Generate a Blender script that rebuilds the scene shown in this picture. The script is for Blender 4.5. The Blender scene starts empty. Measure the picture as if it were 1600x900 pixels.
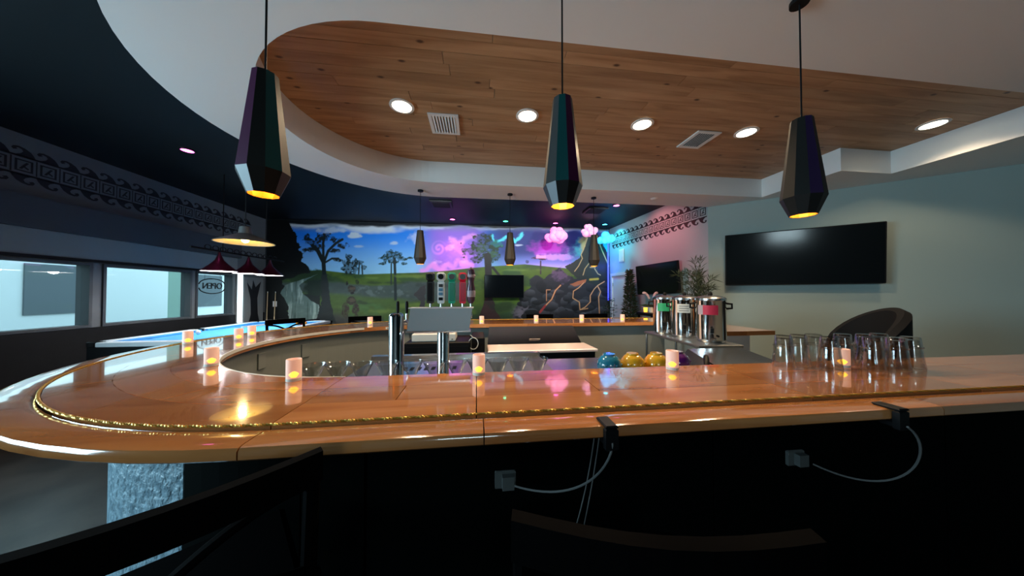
import bpy, bmesh, math, random
import numpy as np
from mathutils import Vector, Matrix
random.seed(7)
SC = bpy.context.scene
COL = SC.collection
PI = math.pi
R = math.radians

# ------------------------------------------------------------------ camera
cam_d = bpy.data.cameras.new('camera'); cam = bpy.data.objects.new('camera', cam_d); COL.objects.link(cam)
cam_d.sensor_width = 36; cam_d.lens = 450 / 1600 * 36; cam_d.clip_start = 0.02
cam.location = (0, 0, 1.43); cam.rotation_euler = (R(91.0), 0, R(-7.0))
SC.camera = cam
# ------------------------------------------------------------------ view
SC.view_settings.view_transform = 'Standard'; SC.view_settings.look = 'None'
SC.view_settings.gamma = 1.0; SC.view_settings.exposure = 1.0
# ------------------------------------------------------------------ world (overcast daylight)
w = bpy.data.worlds.new('world'); SC.world = w; w.use_nodes = True
bg = w.node_tree.nodes['Background']; bg.inputs[0].default_value = (0.50, 0.72, 0.82, 1); bg.inputs[1].default_value = 1.6
# ------------------------------------------------------------------ daylight and lamps of the room
def area(name, loc, rot, sx, sy, e, col, portal=False):
    l = bpy.data.lights.new(name, 'AREA'); l.shape = 'RECTANGLE'; l.size = sx; l.size_y = sy; l.energy = e; l.color = col
    o = bpy.data.objects.new(name, l); COL.objects.link(o); o.location = loc; o.rotation_euler = rot
    if portal: l.cycles.is_portal = True
    return o
def point(name, loc, e, col, r=0.03):
    l = bpy.data.lights.new(name, 'POINT'); l.energy = e; l.color = col; l.shadow_soft_size = r
    o = bpy.data.objects.new(name, l); COL.objects.link(o); o.location = loc
    return o
def spot(name, loc, aim, e, col, ang=90, blend=.6, r=0.04):
    l = bpy.data.lights.new(name, 'SPOT'); l.energy = e; l.color = col; l.shadow_soft_size = r
    l.spot_size = R(ang); l.spot_blend = blend
    o = bpy.data.objects.new(name, l); COL.objects.link(o); o.location = loc
    o.rotation_euler = (Vector(aim) - Vector(loc)).to_track_quat('-Z', 'Y').to_euler()
    return o
# unseen high window, added for the television's reflection, and left-wall windows let day in
area('daylight_front', (-.14, -3.62, 2.335), (R(90), 0, 0), 1.0, .55, 15, (0.82, 0.92, 1.0))
area('daylight_left', (-4.9, 0.5, 1.7), (0, R(-90), 0), 1.4, 2.6, 150, (0.62, 0.84, 1.0))

# ------------------------------------------------------------------ materials
MATS = {}
def mat(name, col=(.8, .8, .8), rough=.5, metal=0, emit=None, es=0, coat=0, trans=0, ior=1.45, spec=.5, alpha=1):
    m = bpy.data.materials.new(name); m.use_nodes = True; MATS[name] = m
    p = m.node_tree.nodes['Principled BSDF']
    p.inputs['Base Color'].default_value = (*col, 1); p.inputs['Roughness'].default_value = rough
    p.inputs['Metallic'].default_value = metal; p.inputs['IOR'].default_value = ior
    p.inputs['Specular IOR Level'].default_value = spec
    p.inputs['Coat Weight'].default_value = coat; p.inputs['Coat Roughness'].default_value = .03
    p.inputs['Transmission Weight'].default_value = trans
    if emit: p.inputs['Emission Color'].default_value = (*emit, 1); p.inputs['Emission Strength'].default_value = es
    return m
def nd(m, t, **k):
    n = m.node_tree.nodes.new(t)
    for a, b in k.items(): setattr(n, a, b)
    return n
def lk(m, a, b): m.node_tree.links.new(a, b)
def ramp(m, stops):
    n = nd(m, 'ShaderNodeValToRGB'); e = n.color_ramp.elements
    e[0].position, e[0].color = stops[0][0], (*stops[0][1], 1)
    e[1].position, e[1].color = stops[-1][0], (*stops[-1][1], 1)
    for p, c in stops[1:-1]:
        x = e.new(p); x.color = (*c, 1)
    return n
def bump_on(m, scale=40, strength=.2, dist=.01, detail=4):
    p = m.node_tree.nodes['Principled BSDF']
    tc = nd(m, 'ShaderNodeTexCoord'); nz = nd(m, 'ShaderNodeTexNoise'); nz.inputs['Scale'].default_value = scale; nz.inputs['Detail'].default_value = detail
    b = nd(m, 'ShaderNodeBump'); b.inputs['Strength'].default_value = strength; b.inputs['Distance'].default_value = dist
    lk(m, tc.outputs['Object'], nz.inputs['Vector']); lk(m, nz.outputs['Fac'], b.inputs['Height']); lk(m, b.outputs['Normal'], p.inputs['Normal'])
def vary(m, stops, scale=3, stretch=(1, 1, 1), detail=5):
    p = m.node_tree.nodes['Principled BSDF']
    tc = nd(m, 'ShaderNodeTexCoord'); mp = nd(m, 'ShaderNodeMapping'); mp.inputs['Scale'].default_value = stretch
    nz = nd(m, 'ShaderNodeTexNoise'); nz.inputs['Scale'].default_value = scale; nz.inputs['Detail'].default_value = detail
    r = ramp(m, stops)
    lk(m, tc.outputs['Object'], mp.inputs['Vector']); lk(m, mp.outputs[0], nz.inputs['Vector']); lk(m, nz.outputs['Fac'], r.inputs[0]); lk(m, r.outputs[0], p.inputs['Base Color'])
def wood(name, dark, mid, light, rough, coat, knots, stretch=(.9, 9, 9), var=.35, scale=1.6):
    m = mat(name, mid, rough, coat=coat); p = m.node_tree.nodes['Principled BSDF']
    tc = nd(m, 'ShaderNodeTexCoord'); oi = nd(m, 'ShaderNodeObjectInfo')
    sc = nd(m, 'ShaderNodeMath', operation='MULTIPLY'); sc.inputs[1].default_value = 37.0
    ad = nd(m, 'ShaderNodeVectorMath', operation='ADD'); mp = nd(m, 'ShaderNodeMapping'); mp.inputs['Scale'].default_value = stretch
    lk(m, oi.outputs['Random'], sc.inputs[0]); lk(m, tc.outputs['Object'], ad.inputs[0]); lk(m, sc.outputs[0], ad.inputs[1]); lk(m, ad.outputs[0], mp.inputs[0])
    nz = nd(m, 'ShaderNodeTexNoise'); nz.inputs['Scale'].default_value = scale; nz.inputs['Detail'].default_value = 7; nz.inputs['Distortion'].default_value = .6
    lk(m, mp.outputs[0], nz.inputs['Vector'])
    r = ramp(m, [(.3, dark), (.5, mid), (.72, light)]); lk(m, nz.outputs['Fac'], r.inputs[0])
    hv = nd(m, 'ShaderNodeHueSaturation')
    mr = nd(m, 'ShaderNodeMapRange'); mr.inputs['To Min'].default_value = 1 - var; mr.inputs['To Max'].default_value = 1 + var * .6
    lk(m, oi.outputs['Random'], mr.inputs['Value']); lk(m, mr.outputs[0], hv.inputs['Value']); lk(m, r.outputs[0], hv.inputs['Color'])
    out = hv.outputs[0]
    if knots:
        mk = nd(m, 'ShaderNodeMapping'); mk.inputs['Scale'].default_value = (2.4, 4.6, 1); lk(m, ad.outputs[0], mk.inputs[0])
        vo = nd(m, 'ShaderNodeTexVoronoi', voronoi_dimensions='2D'); vo.inputs['Scale'].default_value = 1.0; lk(m, mk.outputs[0], vo.inputs['Vector'])
        kr = ramp(m, [(.03, (1, 1, 1)), (.075, (0, 0, 0))]); lk(m, vo.outputs['Distance'], kr.inputs[0])
        sv = nd(m, 'ShaderNodeSeparateColor'); lk(m, vo.outputs['Color'], sv.inputs[0]); gt = nd(m, 'ShaderNodeMath', operation='GREATER_THAN'); gt.inputs[1].default_value = .62; lk(m, sv.outputs[0], gt.inputs[0])
        ml = nd(m, 'ShaderNodeMath', operation='MULTIPLY'); lk(m, kr.outputs[0], ml.inputs[0]); lk(m, gt.outputs[0], ml.inputs[1])
        mx = nd(m, 'ShaderNodeMix', data_type='RGBA'); mx.inputs[7].default_value = (dark[0] * .28, dark[1] * .24, dark[2] * .24, 1)
        lk(m, ml.outputs[0], mx.inputs[0]); lk(m, out, mx.inputs[6]); out = mx.outputs[2]
    lk(m, out, p.inputs['Base Color'])
    return m
wood('pine_plank', (.29, .15, .068), (.41, .235, .12), (.50, .31, .17), .5, 0, True, var=.13)
wood('bar_wood', (.44, .15, .045), (.60, .235, .075), (.70, .30, .11), .12, 1.0, False, var=.28, stretch=(.7, 7, 7))
mat('white_paint', (.78, .79, .79), .6)
mat('dark_ceiling', (.0035, .006, .008), .55, spec=.25)
mat('wall_pale', (.34, .42, .405), .6)
mat('wall_grey', (.20, .21, .205), .7)
mat('wall_leftgrey', (.11, .12, .125), .7); mat('wall_dark', (.05, .055, .06), .7)
mat('floor_dark', (.05, .045, .04), .35)
vary(MATS['floor_dark'], [(.3, (.03, .027, .025)), (.7, (.07, .06, .052))], 4)
mat('black_panel', (.0010, .0022, .0022), .7, spec=.03)
mat('blue_crinkle', (.16, .27, .34), .4); bump_on(MATS['blue_crinkle'], 38, .9, .02)
vary(MATS['blue_crinkle'], [(.35, (.10, .19, .25)), (.65, (.25, .38, .46))], 30)
mat('grey_panel', (.22, .24, .225), .55)
mat('steel', (.55, .55, .56), .22, 1); mat('steel_mirror', (.68, .68, .68), .08, 1); mat('steel_satin', (.40, .42, .43), .38, 1)
mat('steel_box', (.30, .33, .345), .45, .6); mat('steel_dark', (.36, .34, .36), .16, 1); mat('steel_pinklit', (.85, .70, .68), .42, .25)  # last one: steel with the ledge's pink light put into its colour
mat('stool_black', (.0012, .0012, .0014), .7, spec=.03); mat('back_brown', (.028, .024, .020), .45); mat('outlet_grey', (.10, .11, .11), .5); mat('black', (.005, .005, .006), .5, spec=.2); mat('black_gloss', (.006, .006, .007), .09); mat('black_soft', (.007, .007, .008), .8, spec=.2)
mat('screen', (.002, .003, .004), .12, spec=.5)
mat('white_plastic', (.75, .73, .71), .4); mat('cream', (.78, .72, .55), .6)
mat('gold_rope', (.62, .38, .07), .38, .7)
mat('gold_lining', (.92, .60, .16), .4, .2)
mat('candle_wax', (.80, .60, .52), .5, emit=(1, .45, .28), es=.2)
mat('candle_glow', (1, .6, .15), .5, emit=(1, .40, .03), es=1.5)
mat('bulb', (1, .9, .7), .5, emit=(1, .72, .32), es=9)
mat('bulb_orange', (1, .6, .3), .5, emit=(1, .42, .10), es=6)
mat('lamp_face', (1, 1, 1), .5, emit=(1, .86, .62), es=7)
mat('led_white', (1, 1, 1), .5, emit=(.68, .93, 1), es=1.6)
mat('led_blue', (.1, .1, 1), .5, emit=(.04, .06, 1), es=1.1)
mat('felt_blue', (.05, .30, .68), .9); mat('rail_white', (.70, .74, .78), .35); mat('felt_rail', (.07, .36, .75), .8)
mat('maroon', (.05, .006, .016), .35, .2); mat('lamp_grey', (.13, .125, .125), .45, .3); mat('lamp_yellow', (.80, .62, .22), .5)
mat('lamp_white_in', (.95, .92, .85), .5, emit=(1, .93, .8), es=1.0)
mat('leaf', (.045, .085, .03), .6); mat('leaf_dry', (.13, .085, .045), .7); mat('leaf_palm', (.05, .07, .035), .55)
mat('terracotta', (.10, .07, .05), .7); mat('flower', (.75, .50, .52), .6)
mat('stencil', (.006, .007, .009), .6)
mat('tap_white', (.80, .82, .82), .35); mat('tap_green', (.012, .42, .24), .3); mat('tap_red', (.85, .015, .05), .3); mat('tap_dark', (.022, .018, .016), .3); mat('tap_purple', (.10, .05, .075), .25); mat('tap_green2', (.006, .22, .13), .3); mat('tap_red2', (.45, .01, .04), .3); mat('tap_blue', (.10, .25, .38), .4)
mat('label_green', (.03, .38, .15), .5); mat('label_red', (.55, .02, .06), .5); mat('label_white', (.72, .70, .64), .5)
mat('bowl_blue', (.015, .20, .34), .12, coat=1); mat('bowl_yellow', (.72, .38, .02), .15, coat=1); mat('bowl_purple', (.10, .012, .14), .12, coat=1)
mat('cue_wood', (.55, .40, .22), .3); mat('ball_red', (.55, .03, .03), .1); mat('ball_white', (.85, .82, .75), .1); mat('ball_orange', (.8, .3, .03), .1)
mat('asphalt', (.16, .17, .18), .9); mat('outside_pale', (.62, .66, .68), .8); mat('outside_green', (.36, .52, .45), .8); mat('outside_dark', (.10, .12, .14), .8)
mat('cable_white', (.13, .13, .13), .5); mat('yellow_board', (.70, .40, .05), .4)
for k, c in (('pink', (1, .10, .50)), ('green', (.05, 1, .45)), ('cyan', (.05, .75, 1))):
    mat('spot_' + k, c, .5, emit=c, es=4.5)
mat('cloud_pink', (.85, .35, .60), .8, emit=(1, .16, .50), es=.55); mat('cloud_rose', (.80, .45, .62), .8, emit=(.9, .22, .52), es=.32); mat('cloud_cyan', (.1, .6, .85), .8, emit=(.03, .45, 1), es=.7)
# thin clear glassware: see-through face on, bright along its edges
m = bpy.data.materials.new('glass'); m.use_nodes = True; MATS['glass'] = m
nt = m.node_tree; nt.nodes.remove(nt.nodes['Principled BSDF'])
t = nd(m, 'ShaderNodeBsdfTransparent'); t.inputs[0].default_value = (.90, .92, .92, 1); gl = nd(m, 'ShaderNodeBsdfGlossy'); gl.inputs['Roughness'].default_value = .03
lw = nd(m, 'ShaderNodeLayerWeight'); lw.inputs[0].default_value = .5; pw = nd(m, 'ShaderNodeMath', operation='POWER'); pw.inputs[1].default_value = 1.9; lk(m, lw.outputs['Facing'], pw.inputs[0])
mr_ = nd(m, 'ShaderNodeMapRange'); mr_.inputs['To Min'].default_value = .09; mr_.inputs['To Max'].default_value = .85; lk(m, pw.outputs[0], mr_.inputs['Value'])
mx = nd(m, 'ShaderNodeMixShader'); lk(m, mr_.outputs[0], mx.inputs[0]); lk(m, t.outputs[0], mx.inputs[1]); lk(m, gl.outputs[0], mx.inputs[2]); lk(m, mx.outputs[0], nt.nodes['Material Output'].inputs[0])
# thin pane: mostly lets light through
m = bpy.data.materials.new('pane'); m.use_nodes = True; MATS['pane'] = m
nt = m.node_tree; nt.nodes.remove(nt.nodes['Principled BSDF'])
t = nd(m, 'ShaderNodeBsdfTransparent'); t.inputs[0].default_value = (.86, .93, .93, 1); gl = nd(m, 'ShaderNodeBsdfGlossy'); gl.inputs['Roughness'].default_value = .02
mx = nd(m, 'ShaderNodeMixShader'); mx.inputs[0].default_value = .05
lk(m, t.outputs[0], mx.inputs[1]); lk(m, gl.outputs[0], mx.inputs[2]); lk(m, mx.outputs[0], nt.nodes['Material Output'].inputs[0])
m = mat('mural_paint', (1, 1, 1), .55)
at = nd(m, 'ShaderNodeAttribute'); at.attribute_name = 'paint'; lk(m, at.outputs['Color'], m.node_tree.nodes['Principled BSDF'].inputs['Base Color'])

# ------------------------------------------------------------------ mesh builder
class B:
    def __init__(s): s.v = []; s.f = []; s.mi = []; s.cur = 0
    def add(s, vs, fs):
        o = len(s.v); s.v += [tuple(p) for p in vs]
        for f in fs: s.f.append(tuple(i + o for i in f)); s.mi.append(s.cur)
        return s
    def box(s, x0, x1, y0, y1, z0, z1):
        return s.add([(x0, y0, z0), (x1, y0, z0), (x1, y1, z0), (x0, y1, z0), (x0, y0, z1), (x1, y0, z1), (x1, y1, z1), (x0, y1, z1)],
                     [(0, 3, 2, 1), (4, 5, 6, 7), (0, 1, 5, 4), (1, 2, 6, 5), (2, 3, 7, 6), (3, 0, 4, 7)])
    def cham(s, x0, x1, y0, y1, z0, z1, c):
        def rect(a, z): return [(x0 + a, y0 + a, z), (x1 - a, y0 + a, z), (x1 - a, y1 - a, z), (x0 + a, y1 - a, z)]
        vs = rect(c, z0) + rect(0, z0 + c) + rect(0, z1 - c) + rect(c, z1)
        fs = [(3, 2, 1, 0), (12, 13, 14, 15)]
        for k in range(3):
            for i in range(4):
                j = (i + 1) % 4; fs.append((k * 4 + i, k * 4 + j, k * 4 + 4 + j, k * 4 + 4 + i))
        return s.add(vs, fs)
    def prism(s, poly, z0, z1):
        n = len(poly); vs = [(x, y, z0) for x, y in poly] + [(x, y, z1) for x, y in poly]
        fs = [tuple(range(n - 1, -1, -1)), tuple(range(n, 2 * n))] + [(i, (i + 1) % n, n + (i + 1) % n, n + i) for i in range(n)]
        return s.add(vs, fs)
    def strip(s, A, Bp, z0, z1, closed=False):
        """solid between two polylines A and Bp (same length), from z0 to z1"""
        n = len(A); vs = []
        for a, b in zip(A, Bp): vs += [(a[0], a[1], z0), (b[0], b[1], z0), (b[0], b[1], z1), (a[0], a[1], z1)]
        fs = []
        for i in range(n - 1):
            o = i * 4; p = o + 4
            for k in range(4):
                l = (k + 1) % 4; fs.append((o + k, o + l, p + l, p + k))
        fs += [(3, 2, 1, 0), tuple((n - 1) * 4 + k for k in range(4))]
        return s.add(vs, fs)
    def lathe(s, prof, n=24, c=(0, 0, 0), a0=0):
        vs = []; fs = []
        for r, z in prof:
            for i in range(n):
                a = a0 + 2 * PI * i / n; vs.append((c[0] + r * math.cos(a), c[1] + r * math.sin(a), c[2] + z))
        m_ = len(prof)
        for k in range(m_ - 1):
            for i in range(n):
                j = (i + 1) % n; fs.append((k * n + i, k * n + j, (k + 1) * n + j, (k + 1) * n + i))
        if prof[0][0] > 1e-6: fs.append(tuple(range(n - 1, -1, -1)))
        if prof[-1][0] > 1e-6: fs.append(tuple((m_ - 1) * n + i for i in range(n)))
        return s.add(vs, fs)
    def lathe_open(s, prof, n=24, c=(0, 0, 0), a0=0):
        k0 = len(s.f); s.lathe(prof, n, c, a0)
        cut = (prof[0][0] > 1e-6) + (prof[-1][0] > 1e-6)
        if cut: s.f = s.f[:-cut]; s.mi = s.mi[:-cut]
        return s
    def tube(s, pts, r, n=8, cap=True):
        pts = [Vector(p) for p in pts]; vs = []; N = len(pts); up = None
        for i, p in enumerate(pts):
            t = (pts[min(i + 1, N - 1)] - pts[max(i - 1, 0)]).normalized()
            if up is None: up = t.orthogonal().normalized()
            up = (up - t * up.dot(t)); up = up.normalized() if up.length > 1e-6 else t.orthogonal().normalized()
            sd = t.cross(up); rr = r[i] if isinstance(r, (list, tuple)) else r
            for k in range(n):
                a = 2 * PI * k / n; vs.append(p + (up * math.cos(a) + sd * math.sin(a)) * rr)
        fs = []
        for i in range(N - 1):
            for k in range(n):
                l = (k + 1) % n; fs.append((i * n + k, i * n + l, (i + 1) * n + l, (i + 1) * n + k))
        if cap: fs += [tuple(range(n - 1, -1, -1)), tuple((N - 1) * n + k for k in range(n))]
        return s.add(vs, fs)
    def bar(s, a, b, r, n=8): return s.tube([a, b], r, n)
    def ball(s, c, r, n=12, m_=8, sq=(1, 1, 1)):
        prof = [(math.sin(PI * k / m_) * r, -math.cos(PI * k / m_) * r) for k in range(m_ + 1)]
        o = len(s.v); s.lathe(prof, n)
        for i in range(o, len(s.v)):
            x, y, z = s.v[i]; s.v[i] = (c[0] + x * sq[0], c[1] + y * sq[1], c[2] + z * sq[2])
        return s
    def build(s, name, mats, parent=None, smooth=False, loc=None):
        me = bpy.data.meshes.new(name); me.from_pydata(s.v, [], s.f)
        if isinstance(mats, str): mats = [mats]
        for q in mats: me.materials.append(MATS[q])
        if len(mats) > 1: me.polygons.foreach_set('material_index', s.mi)
        bm = bmesh.new(); bm.from_mesh(me); bmesh.ops.remove_doubles(bm, verts=bm.verts, dist=1e-6); bmesh.ops.recalc_face_normals(bm, faces=bm.faces); bm.to_mesh(me); bm.free()
        if smooth:
            me.polygons.foreach_set('use_smooth', [True] * len(me.polygons))
            try: me.set_sharp_from_angle(angle=R(40))
            except Exception: pass
        o = bpy.data.objects.new(name, me); COL.objects.link(o)
        if parent is not None: o.parent = parent
        if loc: o.location = loc
        return o
def tag(o, label, cat, group=None):
    o['label'] = label; o['category'] = cat
    if group: o['group'] = group
    return o
def thing(name, label, cat, loc=(0, 0, 0), rz=0, group=None):
    o = bpy.data.objects.new(name, None); COL.objects.link(o); o.empty_display_size = .1
    o.location = loc; o.rotation_euler = (0, 0, rz)
    return tag(o, label, cat, group)
def struct(o): o['kind'] = 'structure'; return o
def dup(root, loc, rz=None, label=None, group=None):
    r = root.copy(); COL.objects.link(r); r.location = loc
    if rz is not None: r.rotation_euler = (0, 0, rz)
    if label: r['label'] = label
    if group: r['group'] = group
    for ch in list(root.children):
        c = ch.copy(); COL.objects.link(c); c.parent = r
        for g_ in list(ch.children):
            d = g_.copy(); COL.objects.link(d); d.parent = c
    return r

# ================================================================== THE SETTING
XL, YM, ZC = -4.6, 6.92, 3.05
struct(B().box(-4.8, 6.1, -3.7, 7.1, -.06, 0).build('floor', 'floor_dark'))
struct(B().box(-4.8, 6.1, -3.7, 7.1, ZC, ZC + .08).build('ceiling', 'dark_ceiling'))
wb = struct(B().box(-4.8, 3.6, YM, YM + .15, 0, ZC).build('wall_back', 'wall_dark'))
# left wall with three windows (plus one by the camera)
WIN = [(-.8, 1.8), (2.9, 4.05), (4.15, 5.27), (5.34, 6.07)]
WZ0, WZ1 = 1.02, 1.79
b = B(); ys = [-3.7] + [q for p in WIN for q in p] + [YM]
for i in range(0, len(ys), 2): b.box(XL - .14, XL, ys[i], ys[i + 1], WZ0 if 0 < i < len(ys) - 2 else WZ0, WZ1 if i not in (0,) else WZ1)
b.box(XL - .14, XL, -3.7, YM, 0, WZ0); b.box(XL - .14, XL, -3.7, YM, 2.47, ZC)
b.box(XL - .14, XL, -3.7, -.8, WZ1, 2.47); b.box(XL - .14, XL, 1.8, YM, WZ1, 2.47)
b.box(XL - .14, XL, -.8, 1.8, 2.40, 2.47)
wl = struct(b.build('wall_left', 'wall_leftgrey'))
B().box(XL + .001, XL + .012, -3.4, 6.90, .001, WZ0 - .005).build('wainscot', 'black_soft', wl)
for i, (y0, y1) in enumerate(WIN):
    z1 = 2.40 if i == 0 else WZ1
    fr_ = B()
    for a, c in ((y0, y0 + .03), (y1 - .03, y1)): fr_.box(XL - .12, XL + .02, a, c, WZ0, z1)
    fr_.box(XL - .12, XL + .02, y0 + .03, y1 - .03, z1 - .03, z1); fr_.box(XL - .12, XL + .02, y0 + .03, y1 - .03, WZ0, WZ0 + .03)
    wo = struct(fr_.build('window_%d' % (i + 1), 'wall_dark'))
    B().box(XL - .066, XL - .06, y0 + .03, y1 - .03, WZ0 + .03, z1 - .03).build('pane', 'pane', wo)
# wide wall behind the camera with a high window added for the television's reflection
b = B().box(-4.6, -.65, -3.7, -3.55, 0, ZC).box(.37, 5.9, -3.7, -3.55, 0, ZC).box(-.65, .37, -3.7, -3.55, 0, 2.05).box(-.65, .37, -3.7, -3.55, 2.62, ZC)
struct(b.build('wall_front', 'wall_grey'))
fr_ = B().box(-.65, .37, -3.6, -3.53, 2.05, 2.075).box(-.65, .37, -3.6, -3.53, 2.595, 2.62).box(-.65, -.625, -3.6, -3.53, 2.075, 2.595).box(.345, .37, -3.6, -3.53, 2.075, 2.595)
wo = struct(fr_.build('window_5', 'wall_dark')); B().box(-.625, .345, -3.575, -3.57, 2.075, 2.595).build('pane', 'pane', wo)
# right walls: the one with the stencil, the angled one with the big screen, the side wall
WR = [(3.345, YM), (3.52, 4.0)]
b = B().prism([WR[0], (3.60, YM), (3.70, 4.12), WR[1]], 0, ZC); wr = struct(b.build('wall_right', 'wall_pale'))
TVd = Vector((1.11, -.96, 0)).normalized(); TVn = Vector((-.96, -1.11, 0)).normalized()
A0 = Vector((3.52, 4.0, 0)); A1 = A0 + TVd * 3.15
q = A1 - TVn * .15; q0 = A0 - TVn * .15
wa = struct(B().prism([(A0.x, A0.y), (q0.x, q0.y), (q.x, q.y), (A1.x, A1.y)], 0, ZC).build('wall_angled', 'wall_pale'))
struct(B().box(A1.x, A1.x + .15, -3.7, A1.y, 0, ZC).build('wall_side', 'wall_pale'))
# door in the stencil wall, in the far corner
def on_right(y): return 3.345 + (YM - y) * (3.52 - 3.345) / (YM - 4.0)
d = struct(B().box(on_right(6.4) - .035, on_right(6.4) - .012, 6.10, 6.76, .02, 1.84).build('door_1', 'white_plastic'))
x = on_right(6.4)
B().box(x - .06, x - .005, 6.76, 6.83, 0, 1.91).box(x - .06, x - .005, 6.03, 6.10, 0, 1.91).box(x - .06, x - .005, 6.10, 6.76, 1.84, 1.91).build('door_frame', 'white_plastic', d)
for z in (.5, 1.0, 1.6): B().box(x - .045, x - .036, 6.735, 6.765, z, z + .08).build('hinge', 'steel_satin', d)
B().box(x - .042, x - .036, 6.2, 6.66, 1.05, 1.72).build('door_panel', 'white_plastic', d); B().ball((x - .07, 6.15, .95), .03).build('door_handle', 'steel', d, True)

# ---- bulkhead ring: a stadium outline round the planked ceiling
CX, CY, RI, RO = -.49, 2.475, 1.025, 1.56
N = 40
arc = [PI * 1.5 - PI * i / N for i in range(N + 1)]        # from the front, round the left end, to the back
inn = [(CX + RI * math.cos(a), CY + RI * math.sin(a)) for a in arc]
out = [(CX + RO * math.cos(a), CY + RO * math.sin(a)) for a in arc]
def wallx(y, off=.004):                                    # x of the angled wall at y
    return 3.52 + (4.0 - y) * 1.11 / .96 - off
Ipoly = [(3.6, 1.45)] + inn + [(3.6, 3.5)]
Opoly = [(3.6, .915)] + out + [(3.52, 4.0)]
bk = B().strip(Ipoly, Opoly, 2.75, 3.0)
bk.strip([(CX + (RO - .05) * math.cos(a), CY + (RO - .05) * math.sin(a)) for a in arc], out, 3.0, ZC)
bk.box(CX, 3.52, 3.985, 4.035, 3.0, ZC).box(CX, 5.7, .915, .965, 3.0, ZC)
bk.prism([(3.6, 3.5), (3.9, 3.5), (3.9, 2.63), (4.55, 2.63), (wallx(2.63), 2.63), (wallx(3.0), 3.0), (wallx(3.6), 3.6), (3.525, 3.99)], 2.75, 3.0)
bk.prism([(4.55, 2.63), (4.55, 1.45), (5.8, 1.45), (5.8, 2.0), (wallx(2.3), 2.3), (wallx(2.63), 2.63)], 2.75, 3.0)
bk.prism([(3.6, .915), (5.8, .915), (5.8, 1.45), (3.6, 1.45)], 2.75, 3.0)
bulk = struct(bk.build('ceiling_bulkhead', 'white_paint', None, False))
# ---- planked ceiling, each plank its own piece
pc = struct(B().prism([(CX + 1.42 * math.cos(a), CY + 1.42 * math.sin(a)) for a in arc] + [(3.4, 3.75), (3.9, 3.45), (4.75, 2.72), (4.95, 1.25)], 3.022, 3.046).build('ceiling_planked', 'wall_dark'))
PW = .102; y = 1.38; row = 0
while y < 3.6:
    x = -1.85 - random.random() * 1.1; x_end = 4.75 if y < 2.55 else min(4.75, wallx(y + PW) - .1)
    while x < x_end:
        L_ = 1.1 + random.random() * 1.3; x1 = min(x + L_, x_end)
        ye = max(abs(y - CY), abs(y + PW - CY)); xs = max(x, CX - math.sqrt(max(1.44 ** 2 - ye ** 2, 0)))
        if x1 - xs > .15:
            dz = random.random() * .0016
            pl = B().cham(0, x1 - xs - .003, 0, PW - .0015, 0, .018, .0015).build('plank', 'pine_plank', pc)
            pl.location = (xs, y, 3.001 + dz)
        x = x1
    y += PW; row += 1

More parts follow.
